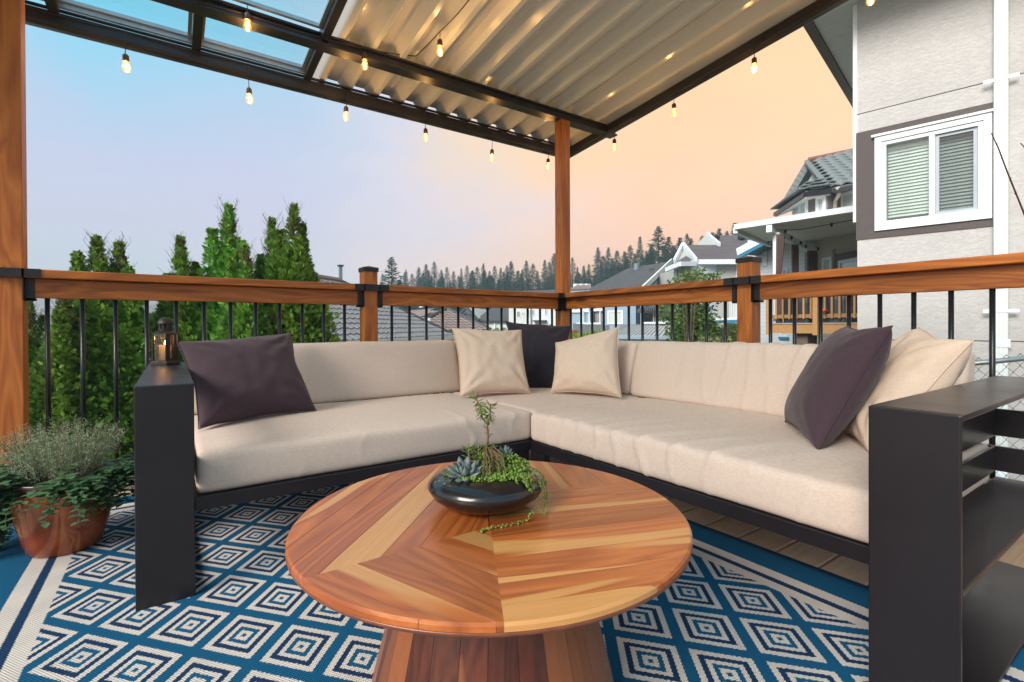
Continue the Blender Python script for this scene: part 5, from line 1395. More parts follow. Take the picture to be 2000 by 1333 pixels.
def house_tile_brown():
    root = thing('tiled_house', hbase(at(880, 645, 26)), 'house with a pinkish brown tile hip roof just above the left beige pillow', 'house')
    P = at(872, 604, 27); zE = at(958, 645, 25).z
    A = at(958, 645, 25); B_ = at(790, 646.5, 21.5); B_.z = zE; 
    C = at(690, 646, 30); C.z = zE; R2 = at(770, 592, 33); R2.z = P.z
    def face(E0, E1_, pl, pr, nm):
        U = Vector((E1_.x-E0.x, E1_.y-E0.y, 0)).normalized(); w_ = pl-E0; al = w_.dot(U); pv = w_-U*al; Lv = pv.length; W2 = (E1_-E0).length; ar = (pr-E0).dot(U)
        tiled(nm, E0, U, pv.normalized(), lambda v: al*v/Lv, lambda v: W2+(ar-W2)*v/Lv, (Lv, max(6, int(Lv/.34))), .34, M_tilebrown, root)
    face(B_, A, P, P, 'roof_tiles'); face(C, B_, R2, P, 'roof_tiles')
    D_ = A+(C-B_); D_.z = zE
    MB().prism([q-Vector((0,0,.06)) for q in (A, B_, P)], (0,0,-.05)).prism([q-Vector((0,0,.06)) for q in (B_, C, R2, P)], (0,0,-.05)).prism([q-Vector((0,0,.06)) for q in (A, P, R2, D_)], (0,0,-.05)).build('roof', M_tilebrown, root)
    dk = bpy.data.materials['dark_hip_cap']
    for a, b_ in ((A, P), (B_, P)):
        for i in range(14): p, q = a.lerp(b_, i/14), a.lerp(b_, (i+1.05)/14); MB().tube([p+Vector((0,0,.03)), q+Vector((0,0,.05))], [.10, .08], 6).build('hip_cap', dk, root)
    base = [A, B_, C, D_]; cen = sum(base, Vector())/4; wl = [Vector((q.x*.93+cen.x*.07, q.y*.93+cen.y*.07, 0)) for q in base]
    MB().hexa([q+Vector((0,0,-3.5)) for q in wl], [q+Vector((0,0,zE-.15)) for q in wl]).build('wall', plain('beige_wall', (.42, .35, .28), .8), root)
    line_box(A+Vector((0,0,-.08)), B_+Vector((0,0,-.08)), .12, .14, 'gutter', plain('brown_gutter', (.16, .11, .09), .6), root)
    for (px, py, h) in ((823, 601, 15), (838, 634, 12)):
        p = at(px, py, 23.0); MB().tube([p, p+Vector((0, 0, h*24/959))], .10, 8).build('roof_vent', M_wtrim, root)
    pl = Plane(wl[0], wl[1]); 
    window(pl, 905, 650, 930, 664, root, 1)
house_tile_brown()

def house_far_gable():
    root = thing('gabled_house', hbase(at(950, 640, 46)), 'distant pale house with a slate roof and two small white gables', 'house')
    pl = Plane(at(930, 640, 46), at(1000, 640, 45))
    ue, ze = pl.uz(928, 627); ur, _ = pl.uz(1003, 627); zt = pl.uz(950, 600)[1]
    slabroof([pl.P(ue, ze, .4), pl.P(ur, ze, .4), pl.P(ur-.6, zt+.7, -4), pl.P(ue+1.2, zt+.7, -4)], .15, M_shd, root)
    slabroof([pl.P(ue+1.2, zt+.7, -4), pl.P(ur-.6, zt+.7, -4), pl.P(ur, ze, -8.4), pl.P(ue, ze, -8.4)], .15, M_shd, root)
    pbox(pl, ue+.3, ur-.3, -4, ze-.05, 0, -8, 'wall', M_palewall, root)
    for (x0, xa, x1, ya, yb, o) in ((893, 913, 932, 601, 622, .8), (900, 912, 925, 611, 622, 1.6)):
        a, b_, c = pl.pt(x0, yb, o), pl.pt(xa, ya, o), pl.pt(x1, yb, o); n_ = pl.n
        MB().prism([a, b_, c], -n_*5).build('gable', M_palewall, root)
        for p, q in ((a, b_), (b_, c)):
            e = (q-p).normalized(); MB().bar(p-e*.3*(1 if p is a else 0)+n_*.25, q+e*.3*(1 if q is c else 0)+n_*.25, .5, .14, n_.cross(e)).build('rake', M_shd, root)
        pbox(pl, pl.uz(x0, yb)[0]+.1, pl.uz(x1, yb)[0]-.1, -4, pl.uz(x0, yb)[1]-.01, o-.01, -5, 'wall', M_palewall, root)
    pbox(pl, pl.uz(966, 630)[0], pl.uz(968, 630)[0], -2, ze-.2, .12, .02, 'downpipe', M_wtrim, root)
house_far_gable()

def house_far_white():
    root = thing('townhouse', hbase(at(1040, 650, 42)), 'pale two storey townhouse with many small windows seen left of the corner post', 'house')
    pl = Plane(at(996, 640, 42), at(1118, 640, 40))
    zt = pl.uz(996, 585)[1]
    u0 = pl.uz(996, 640)[0]; u1 = pl.uz(1118, 640)[0]; uw = pl.uz(1038, 640)[0]
    pbox(pl, u0, uw, -4, zt, .25, -8, 'wall', M_offw, root); pbox(pl, uw+.002, u1, -4, zt, 0, -8, 'wall', M_white_sid, root)
    slabroof([pl.P(u0-.4, zt, .8), pl.P(u1+.3, zt, .8), pl.P(u1+.3, zt+1.0, -4), pl.P(u0-.4, zt+1.0, -4)], .15, M_shd, root)
    for (x0, y0, x1, y1, b_, o) in ((1011, 608, 1019, 621, 0, .25), (1021, 610, 1026, 617, 0, .25), (1031, 605, 1037.5, 617, 0, .25), (1038.5, 605, 1044, 617, 0, 0), (1064, 602, 1069, 616, 0, 0), (1027, 632, 1032, 640, 0, .25), (1044, 632, 1052, 645, 0, 0), (1064, 634, 1069, 650, 0, 0), (1072, 632, 1078, 644, 0, 0), (1008, 632, 1020, 642, 1, .25)):
        window(pl, x0, y0, x1, y1, root, b_, t=.05, off=o)
    pxbox(pl, 1043, 626, 1068, 628.5, .5, .001, 'porch_roof', M_shd, root)
house_far_white()

def house_blue():
    root = thing('blue_house', hbase(at(1200, 640, 27)), 'blue grey sided house with a wide dark shingle roof right of the corner post', 'house')
    # roof
    r0, r1 = at(1226, 523, 36), at(1312, 512, 32); r0.z = r1.z = (r0.z+r1.z)/2
    e0 = at(1105, 588, 31); e1 = at(1258, 562, 25.5); 
    slabroof([r0, r1, e1, e0], .2, M_shd, root)
    bk = (r1-e1)*1.0; b1 = r1+Vector((bk.x, bk.y, -bk.z)); b0 = r0+Vector((bk.x, bk.y, -bk.z)); slabroof([r0, r1, b1, b0], .2, M_shd, root)
    MB().bar(e1+(e1-r1).normalized()*.3, r1, .10, .30, (0, 0, 1)).build('rake_board', M_wtrim, root)
    # right gable wall
    pl = Plane(e1, r1)
    a = e1-Vector((0, 0, .3)); MB().prism([a, r1-Vector((0,0,.3)), Vector((b1.x, b1.y, b1.z-.3)), Vector((b1.x, b1.y, -3)), Vector((a.x, a.y, -3))], (r0-r1).normalized()*.3).build('gable_wall', M_bluesid, root)
    # lower walls facing us
    p2 = Plane(at(1100, 640, 30), at(1236, 640, 27.5))
    pxbox(p2, 1100, 570, 1152, 760, 0, -4, 'wall', M_bluesid, root); pxbox(p2, 1190, 570, 1252, 760, .8, -4, 'wall', M_bluesid, root)
    pxbox(p2, 1153, 570, 1189, 760, -.6, -4, 'wall', siding('grey_siding', (.30, .29, .29), .16), root)
    pxbox(p2, 1116, 606, 1152, 611, .12, .005, 'band', M_wtrim, root); pxbox(p2, 1153, 603, 1189, 608, -.4, -.595, 'band', M_wtrim, root)
    window(p2, 1120, 596, 1131, 611, root, 0, t=.06); window(p2, 1139, 596, 1149, 606, root, 0, t=.06)
    for x in (1142, 1154, 1175): pxbox(p2, x, 608, x+1.8, 634, .3, .16, 'porch_post', M_wtrim, root)
    pxbox(p2, 1130, 631, 1178, 634, .35, .002, 'porch_rail', M_wtrim, root)
    window(p2, 1186, 614, 1197, 640, root, 0, t=.08, off=-.0); window(p2, 1198, 608, 1228, 634, root, 1, glassmat('pale_window', (.55, .62, .60)), t=.10, off=.8)
    p3 = Plane(at(1240, 600, 25), at(1312, 600, 23))
    slabroof([p3.pt(1243, 607, .0), p3.pt(1312, 606, .0), p3.pt(1312, 588, -2.5), p3.pt(1262, 590, -2.5)], .12, M_shg, root)
    pxbox(p3, 1258, 608, 1312, 760, -.6, -3, 'wall', siding('white_rear_siding', (.6, .62, .62)), root)
    window(p3, 1261, 609, 1283, 630, root, 2, glassmat('greenish_window', (.42, .52, .48)), t=.05, off=-.6)
    pxbox(p3, 1262, 629.5, 1312, 633, .3, -.595, 'balcony_floor', M_wtrim, root)
    mb = MB()
    for k in range(12): p = p3.P(p3.uz(1262+k*4, 625)[0], p3.uz(1262, 632)[1], .27); mb.bar(p, p+Vector((0, 0, .75)), .03, .03, (1, 0, 0))
    mb.build('balcony_baluster', M_iron, root)
    p = at(1243, 515, 34); MB().tube([p, p+Vector((0, 0, -1.2))], .18, 8).build('chimney_pipe', plain('pipe_blue', (.16, .22, .25), .6), root)
    p = at(1272, 525, 31); MB().tube([p, p+Vector((0, 0, -.5))], .14, 8).build('roof_vent', M_shd, root)
house_blue()
def house_red_roof():
    root = thing('distant_house', hbase(at(1135, 580, 60)), 'distant house with a faded red hip roof right of the corner post', 'house')
    a = [at(1112, 566, 58), at(1165, 566, 58), at(1165, 566, 66), at(1112, 566, 66)]; t1, t2 = at(1127, 556.5, 62), at(1148, 556.5, 62)
    z = a[0].z
    for p in a: p.z = z
    V = a+[t1, t2]; MB().add(V, [(0, 1, 5, 4), (1, 2, 5), (2, 3, 4, 5), (3, 0, 4), (3, 2, 1, 0)]).build('roof', shingle('faded_red_shingle', (.26, .17, .15)), root)
    MB().hexa([Vector((p.x, p.y, 0)) for p in a], [Vector((p.x, p.y, z-.01)) for p in a]).build('wall', M_palewall, root)
    for px in (1126, 1136, 1147): p = at(px, 556.5, 62); MB().box((p.x-.3, p.y-.3, p.z-.3), (p.x+.3, p.y+.3, p.z+.1)).build('roof_vent', M_wtrim, root)
house_red_roof()

def house_gables():
    root = thing('gabled_house', hbase(at(1380, 560, 24)), 'pale grey house with purplish shingle roof and white trimmed gables beside the railing post', 'house')
    rf = shingle('purple_grey_shingle', (.115, .105, .12))
    pl = Plane(at(1362, 540, 23.0), at(1450, 540, 23.0)); n_ = pl.n
    e0, e1 = pl.pt(1358, 509, .4), pl.pt(1520, 509, .4); e1.z = e0.z
    r0, r1 = pl.pt(1334, 480, -3.2), pl.pt(1520, 480, -3.2); r0.z = r1.z = pl.pt(1334, 479, -3.2).z
    slabroof([e0, e1, r1, r0], .18, rf, root)
    back = r0-e0; slabroof([r0, r1, r1+Vector((back.x, back.y, -back.z)), r0+Vector((back.x, back.y, -back.z))], .18, rf, root)
    # upper roof with dormer
    u0, u1 = pl.pt(1378, 460, -6.0), pl.pt(1540, 460, -6.0); u1.z = u0.z; f0, f1 = pl.pt(1402, 481, -3.0), pl.pt(1540, 481, -3.0); f1.z = f0.z
    slabroof([f0, f1, u1, u0], .18, rf, root)
    slabroof([u0, u1, f1-n_*6, Vector((u0.x, u0.y, f0.z))-n_*3], .18, rf, root)
    MB().prism([u0+n_*.1, Vector((u0.x, u0.y, f0.z))-pl.u*1.1+n_*.1, f0+n_*.1], -n_*.2).build('gable_wall', M_palest, root)
    MB().bar(u0+n_*.2+Vector((0,0,.02)), f0+n_*.2, .12, .28, (0,0,1)).build('rake_board', M_wtrim, root)
    # main gable at the left end
    a, b_, c = at(1319, 509, 24.5), r0, e0
    MB().prism([a-Vector((0,0,.15)), b_-Vector((0,0,.15)), c-Vector((0,0,.15))], -n_*.3).build('gable_wall', M_palest, root)
    MB().bar(b_, c+(c-b_).normalized()*.2, .12, .30, (0,0,1)).build('rake_board', M_wtrim, root); MB().bar(b_, a+(a-b_).normalized()*.2, .12, .30, (0,0,1)).build('rake_board', M_wtrim, root)
    line_box(e0+n_*.06-Vector((0,0,.08)), e1+n_*.06-Vector((0,0,.08)), .14, .22, 'gutter', M_wtrim, root)
    # skirt roof over the bay
    s0, s1, s2, s3 = at(1301, 524, 23.5), at(1328, 512.5, 21.8), at(1358, 512, 22.4), at(1340, 500, 24.2)
    slabroof([s0, s1, s3], .12, rf, root); slabroof([s1, s2, s3], .12, rf, root)
    line_box(s0-Vector((0,0,.08)), s1-Vector((0,0,.08)), .12, .2, 'gutter', M_wtrim, root); line_box(s1-Vector((0,0,.08)), s2-Vector((0,0,.08)), .12, .2, 'gutter', M_wtrim, root)
    pb = Plane(at(1314, 540, 23.6), at(1354, 540, 22.4)); pxbox(pb, 1316, 515, 1354, 760, 0, -2.5, 'bay_wall', M_palewall, root); window(pb, 1320, 524, 1330, 544, root, 0, t=.10)
    pxbox(pl, 1355, 512, 1520, 780, 0, -7, 'wall', M_palest, root)
    pxbox(pl, 1437, 512, 1440, 780, .06, .002, 'corner_board', M_wtrim, root)
    for px in (1398, 1449): p = at(px, 464, 27.5); MB().box((p.x-.16, p.y-.16, p.z-.1), (p.x+.16, p.y+.16, p.z+.08)).build('roof_vent', M_iron, root)
house_gables()

def house_white_blue():
    root = thing('white_sided_house', hbase(at(1500, 640, 18)), 'white sided house with blue trim and a balcony seen behind the right railing post', 'house')
    blue = plain('blue_trim', (.03, .20, .33), .5)
    pl = Plane(at(1462, 560, 18.5), at(1600, 560, 15.8)); n_ = pl.n
    pxbox(pl, 1460, 470, 1572, 790, 0, -7, 'wall', M_white_sid, root)
    a, b_ = pl.pt(1441, 493, .9), pl.pt(1484, 470, .9)
    slabroof([a, b_, b_-n_*5, a-n_*5], .1, plain('dark_soffit_blue', (.10, .17, .22), .6), root)
    MB().bar(a, b_+(b_-a)*.6, .10, .26, (0,0,1)).build('fascia', M_wtrim, root); MB().bar(a-Vector((0,0,.2)), b_+(b_-a)*.6-Vector((0,0,.2)), .08, .10, (0,0,1)).build('fascia_trim', blue, root)
    window(pl, 1462, 492, 1468, 503, root, 0, t=.06); window(pl, 1491, 478, 1499, 521, root, 0, t=.10, glass=M_glf); window(pl, 1522, 527, 1540, 545, root, 0, t=.06)
    window(pl, 1526, 640, 1540, 658, root, 1, t=.07); pxbox(pl, 1524, 658, 1543, 663, .09, .052, 'sill', blue, root); pxbox(pl, 1543, 640, 1552, 645, .09, .002, 'trim', blue, root)
    # rear wing with balcony left of the post
    p2 = Plane(at(1395, 620, 22), at(1500, 620, 19))
    pxbox(p2, 1393, 578, 1500, 624, -1.2, -5, 'wing_wall', M_white_sid, root)
    pxbox(p2, 1394, 622, 1500, 626, 0, -1.1, 'balcony_floor', M_wtrim, root); pxbox(p2, 1394, 626.3, 1500, 631.5, .05, -1.0, 'balcony_beam', blue, root)
    pxbox(p2, 1409, 631.8, 1415, 700, -.2, -.5, 'balcony_post', blue, root)
    z0 = p2.uz(1425, 622)[1]
    mb = MB()
    for k in range(22): u = p2.uz(1424+k*3.4, 610)[0]; mb.bar(p2.P(u, z0, -.05), p2.P(u, z0+.98, -.05), .035, .035, tuple(p2.u))
    mb.bar(p2.P(p2.uz(1424, 610)[0], z0+1.0, -.05), p2.P(p2.uz(1500, 610)[0], z0+1.0, -.05), .05, .05); mb.build('balcony_railing', M_wtrim, root)
    pxbox(p2, 1395, 655, 1500, 760, -1.25, -5, 'lower_wall', M_white_sid, root)
house_white_blue()

def house_patio():
    root = thing('patio_cover_house', hbase(at(1640, 640, 12.5)), 'brown and beige house with grey tile gable, white patio cover, brown curtains and timber deck', 'house')
    A, B_ = at(1436, 449, 13.6), at(1676, 413.5, 11.0); A2, B2 = Vector(A), Vector(B_); 
    zc = A.z; soff = siding('patio_ceiling', (.50, .48, .42), .11)
    pl = Plane(A, B_); n_ = pl.n; u_ = (B_-A); 
    # roof panel: near edge A-B, runs back and away
    far = at(1510, 479, 17.6)-A; Ax, Bx = A+far, B_+far*1.0
    d = (far).normalized(); ln = far.length
    nb = 22
    for k in range(nb):
        p, q = A+far*(k/nb), A+far*((k+.965)/nb); e = (B_-A)*1.35
        MB().hexa([p, p+e, q+e, q], [p+Vector((0,0,.05)), p+e+Vector((0,0,.05)), q+e+Vector((0,0,.05)), q+Vector((0,0,.05))]).build('ceiling_panel', plain('patio_panel', (.74, .71, .64), .5, 0, .05) if k == 0 else bpy.data.materials['patio_panel'], root)
    MB().hexa([A+n_*.06, A+(B_-A)*1.35+n_*.06, A+(B_-A)*1.35, A], [A+n_*.06+Vector((0,0,.14)), A+(B_-A)*1.35+n_*.06+Vector((0,0,.14)), A+(B_-A)*1.35+Vector((0,0,.14)), A+Vector((0,0,.14))]).build('patio_fascia', M_wtrim, root)
    MB().bar(A-Vector((0,0,.02)), A+far-Vector((0,0,.02)), .12, .16).build('patio_gutter', M_wtrim, root)
    bA, bB = A+(B_-A)*.36+far*.04-Vector((0,0,.14)), A+(B_-A)*.36+far*.9+(B_-A)*.0-Vector((0,0,.14))
    bs = at(1502, 447, 12.7); be = at(1594, 494, 15.5)
    MB().bar(bs, be, .14, .18).build('patio_beam', M_wtrim, root)
    P0 = at(1519, 455, 12.9); zd = at(1600, 634, 12.0).z
    MB().box((P0.x-.085, P0.y-.085, zd), (P0.x+.085, P0.y+.085, P0.z)).build('patio_post', M_wtrim, root)
    P1 = at(1584, 490, 14.8); MB().box((P1.x-.08, P1.y-.08, zd), (P1.x+.08, P1.y+.08, P1.z)).build('patio_post', M_wtrim, root)
    cm = plain('brown_curtain', (.105, .068, .062), .9, 0, .15, 6)
    def curtain(x0, x1, y0, y1, D, xb0=None, xb1=None):
        xb0 = xb0 or x0; xb1 = xb1 or x1
        n = 40; V = []; F = []
        for r in range(9):
            t = r/8
            for i in range(n+1):
                s = i/n; xx = (x0+(x1-x0)*s)*(1-t**1.5)+(xb0+(xb1-xb0)*s)*t**1.5; V.append(at(xx, y0+(y1-y0)*t, D+.06*math.sin(s*math.pi*9)+.02*math.sin(s*31)))
        for r in range(8):
            for i in range(n): k = r*(n+1)+i; F.append((k, k+1, k+n+2, k+n+1))
        o = MB().add(V, F).build('curtain', cm, root, True); m = o.modifiers.new('sol', 'SOLIDIFY'); m.thickness = .02
    curtain(1516, 1533, 458, 540, 12.8, 1516, 1524); curtain(1516, 1526, 538, 632, 12.8); curtain(1546, 1560, 478, 560, 13.9, 1547, 1560); curtain(1576, 1597, 490, 560, 14.2)
    # deck
    pd = Plane(at(1500, 640, 12.9), at(1676, 640, 11.2)); tim = wood('fir_timber', (.30, .15, .05), (.46, .26, .10), 0, .7, 1, False)
    pxbox(pd, 1502, 634, 1700, 651, 0, -.09, 'rim_beam', tim, root); pxbox(pd, 1496, 632, 1501.5, 651, .0, -4, 'rim_beam', plain('weathered_timber', (.14, .10, .08), .9), root)
    pxbox(pd, 1501, 631.5, 1700, 633.8, .02, -4.2, 'deck_top', plain('worn_deck', (.34, .27, .24), .9), root)
    zb0 = pd.uz(1510, 622.5)[1]; zb1 = pd.uz(1510, 617.5)[1]; zt = zb0+1.0
    u0, u1 = pd.uz(1505, 620)[0], pd.uz(1700, 620)[0]
    pbox(pd, u0, u1, zb0, zb0+.09, .0, -.04, 'bottom_rail', tim, root); pbox(pd, u0, u1, zt-.04, zt+.05, .0, -.04, 'top_rail', tim, root)
    for px in (1517, 1530, 1543, 1557, 1571, 1585, 1612, 1626, 1641, 1656, 1670):
        u = pd.uz(px, 620)[0]; pbox(pd, u-.022, u+.022, zb0-.02, zt-.041, .045, .001, 'picket', tim, root)
    for px, w2 in ((1505, .05), (1597, .055)): u = pd.uz(px, 620)[0]; pbox(pd, u-w2, u+w2, zb0-.42, zt+.02, .14, .05, 'railing_post', tim, root)
    pp = at(1578, 660, 12.6); MB().box((pp.x-.35, pp.y-.15, pp.z-.28), (pp.x+.15, pp.y+.15, pp.z+.16)).build('beam_end', bpy.data.materials['weathered_timber'], root)
    pp = at(1583, 680, 12.9); MB().box((pp.x-.08, pp.y-.08, -3), (pp.x+.08, pp.y+.08, pp.z+.12)).build('support_post', bpy.data.materials['weathered_timber'], root)
    # house wall behind the patio
    pw = Plane(at(1560, 560, 17.4), at(1700, 560, 14.0)); beige = plain('beige_house_stucco', (.47, .42, .36), .9, 0, .06, 2); dkt = plain('taupe_house_stucco', (.16, .15, .155), .9, 0, .06, 2)
    pxbox(pw, 1545, 425, 1760, 790, 0, -6, 'lower_wall', beige, root)
    pxbox(pw, 1631, 498, 1760, 556, .02, .001, 'accent_panel', dkt, root)
    window(pw, 1641, 510, 1680, 552, root, 0, t=.09, glass=M_winl, off=.02); window(pw, 1608, 505, 1626, 548, root, 0, t=.08, glass=M_winl, off=.0)
    pxbox(pw, 1629, 487, 1632, 560, .10, .001, 'corner_pilaster', beige, root)
    # upper storey
    pu = Plane(at(1618, 400, 15.4), at(1700, 400, 14.0)); 
    pxbox(pu, 1616, 358, 1760, 440, 0, -5, 'upper_wall', dkt, root); pxbox(pu, 1616, 372, 1630, 440, .05, .001, 'pilaster', beige, root)
    window(pu, 1641, 378, 1678, 440, root, 0, t=.10, glass=M_winl)
    pb = Plane(at(1576, 400, 15.2), at(1616, 400, 14.7)); pxbox(pb, 1577, 376, 1617, 450, 0, -2, 'bay_wall', dkt, root); window(pb, 1594, 386, 1614, 420, root, 0, t=.09, glass=M_winl)
    pc = Plane(at(1547, 400, 17.0), at(1576, 400, 15.2)); pxbox(pc, 1548, 397, 1576.5, 450, 0, -1.5, 'bay_wall', dkt, root); window(pc, 1550, 398, 1563, 430, root, 0, t=.09, glass=M_winl); window(pc, 1564, 396, 1577, 430, root, 0, t=.09, glass=M_winl)
    # roofs: main slope facing us, tiled one by one
    E0, E1_ = at(1622, 368, 14.6), at(1780, 354, 13.0); E1_.z = E0.z; R0, R1 = at(1579, 318, 18.2), at(1780, 303, 16.2); R1.z = R0.z
    U = Vector((E1_.x-E0.x, E1_.y-E0.y, 0)).normalized(); w_ = R0-E0; al = w_.dot(U); pv = w_-U*al; Lv = pv.length; Vv = pv.normalized(); Nn = U.cross(Vv); Nn = Nn if Nn.z > 0 else -Nn
    slabroof([E0, E1_, R1, R0], .12, M_tileg2, root, 'roof')
    tw, nc = .30, 9; vs = []; fs = []
    for i in range(5):
        h = [0, .045, .06, .035, 0][i]; u = tw*[0, .25, .5, .75, 1.0][i]; vs += [(u, 0, h+.02), (u, Lv/nc+.03, h), (u, 0, h-.015)]
    for i in range(4): j = i*3; fs += [(j, j+3, j+4, j+1), (j+2, j+5, j+3, j)]
    tm = mesh('roof_tile', vs, fs, M_tileg2)
    rfm = [c for c in root.children if c.name.startswith('roof')][0]
    Rm = Matrix((U, Vv, Nn)).transposed().to_4x4()
    for c in range(nc):
        v = Lv*c/nc; a = al*v/Lv; k = 0
        while a+k*tw < al*v/Lv+4.6:
            p = E0+U*(a+k*tw)+Vv*v+Nn*.025
            link('roof_tile', tm, root, loc=Matrix.Translation(p) @ Rm, world=True); k += 1
    n2 = 12
    for i in range(n2): p, q = E0.lerp(R0, i/n2), E0.lerp(R0, (i+.95)/n2); MB().bar(p+Vector((0,0,.0))-U*.06, q+Vector((0,0,.04))-U*.06, .14, .17, Nn).build('barge_tile', M_tileg2, root)
    for i in range(10): p, q = R0.lerp(R1, i/10), R0.lerp(R1, (i+1.04)/10); MB().tube([p+Vector((0,0,.08)), q+Vector((0,0,.10))], [.11, .09], 6).build('ridge_cap', plain('rust_ridge', (.20, .09, .06), .8) if i == 0 else bpy.data.materials['rust_ridge'], root)
    line_box(E0-Vector((0,0,.12))+U*.1, E1_-Vector((0,0,.12)), .12, .13, 'gutter', M_roofbeam, root)
    # left slope of the gable, gable wall and bay roof
    L0 = at(1518, 412, 19.5); slabroof([R0, at(1519, 411, 19.8), at(1560, 380, 22), R1+ (R1-E1_)*.3], .14, M_tileg2, root)
    for i in range(9): p, q = R0.lerp(at(1530, 402, 18.6), i/9), R0.lerp(at(1530, 402, 18.6), (i+.95)/9); MB().bar(p, q, .12, .22, (0,0,1)).build('barge_tile', M_tileg2, root)
    MB().prism([R0-Vector((0,0,.3))+U*.25, at(1555, 392, 17.6), at(1617, 378, 15.2)], Vector((-n_.x, -n_.y, 0))*.15).build('gable_wall', beige, root)
    b0, b1, b2, b3 = at(1514, 414, 17.6), at(1573, 374, 14.6), at(1622, 368, 14.55), at(1600, 350, 16.2)
    slabroof([b1, b2, b3], .10, M_tileg2, root, 'bay_roof'); slabroof([b0, b1, b3], .10, M_tileg2, root, 'bay_roof')
    for (p, q, k) in ((b1, b2, 5), (b0, b1, 10)):
        line_box(p-Vector((0,0,.10)), q-Vector((0,0,.10)), .12, .13, 'gutter', M_roofbeam, root)
        for r_ in range(3):
            for i in range(k-r_*(k//4)):
                s0 = p.lerp(b3, r_*.27); s1 = q.lerp(b3, r_*.27); m0, m1 = s0.lerp(s1, i/(k-r_*(k//4))), s0.lerp(s1, (i+.93)/(k-r_*(k//4)))
                MB().bar(m0+Vector((0,0,.10)), m1+Vector((0,0,.10)), .34, .035).build('bay_tile', M_tileg2, root)
    # soffit under the bay roof
    MB().prism([b0-Vector((0,0,.2)), b1-Vector((0,0,.2)), b2-Vector((0,0,.2)), at(1620, 385, 16)], (0, 0, .03)).build('soffit', M_offw, root)
    mb = MB(); mb.tube([at(1636, 366, 14.4), at(1639, 380, 14.5), at(1631, 393, 14.8), at(1630, 440, 14.8)], .06, 8); mb.build('downpipe', plain('beige_pipe', (.42, .37, .32), .6), root, True)
house_patio()

def dark_string():
    P = [at(1525, 448, 13.0), at(1534, 450, 13.0), at(1570, 448, 12.7), at(1624, 438, 12.3), at(1676, 428, 11.6)]
    root = thing('string_light', P[0], 'unlit black string bulbs under the white patio cover of the neighbour', 'string light')
    MB().tube(P, .010, 5).build('cord', M_black, root)
    for x, y, D in ((1534, 448, 12.9), (1624, 435, 12.2), (1546, 461, 13.2), (1564, 471, 13.6), (1574, 478, 13.9), (1598, 483, 14.0)):
        p = at(x, y, D); MB().lathe([(0, 0), (.03, -.01), (.035, -.06), (.02, -.10), (0, -.11)], p, 8).build('bulb', M_black, root, True)
dark_string()
# covered barbecues / tarps on the neighbour's deck
def tarp(px, py0, py1, w_, D, lab):
    p = at(px, py1, D); top = at(px, py0, D).z; H_ = top-p.z
    root = thing('tarp_cover', p, lab, 'cover'); mb = MB(); V = []; F = []; n = 28
    for r in range(8):
        t = r/7
        for i in range(n):
            a = 2*math.pi*i/n; q = (abs(math.cos(a))**6+abs(math.sin(a))**6)**(-1/6); k = (1+.05*math.sin(a*9+px))*(1.0 if t < .8 else 1-.35*(t-.8)/.2)
            V.append((p.x+w_*.5*q*k*math.cos(a), p.y+.35*q*k*math.sin(a), p.z+H_*min(1, t*1.1)))
    for r in range(7):
        for i in range(n): F.append((r*n+i, r*n+(i+1) % n, (r+1)*n+(i+1) % n, (r+1)*n+i))
    F.append(tuple(7*n+i for i in range(n))); mb.add(V, F).build('cloth', plain('black_tarp', (.018, .026, .035), .45, 0, .2, 4) if 'black_tarp' not in bpy.data.materials else bpy.data.materials['black_tarp'], root, True)
tarp(1570, 572, 632, .85, 12.6, 'black tarp covered furniture on the timber deck, left of the railing post of that deck')
tarp(1645, 565, 632, 1.1, 12.0, 'wide black tarp covered barbecue on the timber deck beside the stucco house')
o = MB(); p = at(1609, 606, 11.65); o.tube([p-Vector((.10, -.04, .03)), p, p+Vector((.12, -.03, -.02))], [.012, .045, .012], 8); tag(o.build('hose_nozzle', plain('orange_plastic', (.75, .12, .02), .5), None), 'small bright orange fitting hanging on the timber deck railing', 'nozzle')

# shed and fence behind the backrest
def shed():
    root = thing('garden_shed', hbase(at(1265, 660, 17)), 'white garden shed with a pale ribbed metal roof behind the right backrest', 'shed')
    pl = Plane(at(1205, 655, 16.8), at(1312, 655, 15.8)); n_ = pl.n
    u0, ze = pl.uz(1204, 656); u1, _ = pl.uz(1300, 656); ur, _ = pl.uz(1312, 653); zr_ = pl.uz(1220, 643)[1]
    met = plain('pale_metal_roof', (.45, .50, .54), .35, .3, .1, 4)
    slabroof([pl.P(u0, ze, .12), pl.P(ur, ze, .12), pl.P(ur-.1, zr_+.10, -1.0), pl.P(u0+.2, zr_+.10, -1.0)], .05, met, root)
    slabroof([pl.P(u0+.2, zr_+.10, -1.0), pl.P(ur-.1, zr_+.10, -1.0), pl.P(ur, ze, -2.1), pl.P(u0, ze, -2.1)], .05, met, root)
    for k in range(15):
        t = k/14; MB().bar(pl.P(u0+(ur-u0)*t, ze+.03, .12), pl.P(u0+.2+(ur-u0-.3)*t, zr_+.12, -1.0), .03, .03).build('roof_rib', met, root)
    pbox(pl, u0+.08, u1, -2.5, ze-.06, 0, -2, 'wall', plain('shed_wall', (.56, .58, .58), .6, 0, .05), root); pbox(pl, u0+.02, ur, ze-.11, ze-.02, .16, .122, 'fascia', plain('shed_fascia', (.22, .30, .36), .5), root)
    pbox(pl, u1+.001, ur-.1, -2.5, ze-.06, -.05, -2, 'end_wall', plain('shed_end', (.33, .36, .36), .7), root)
shed()
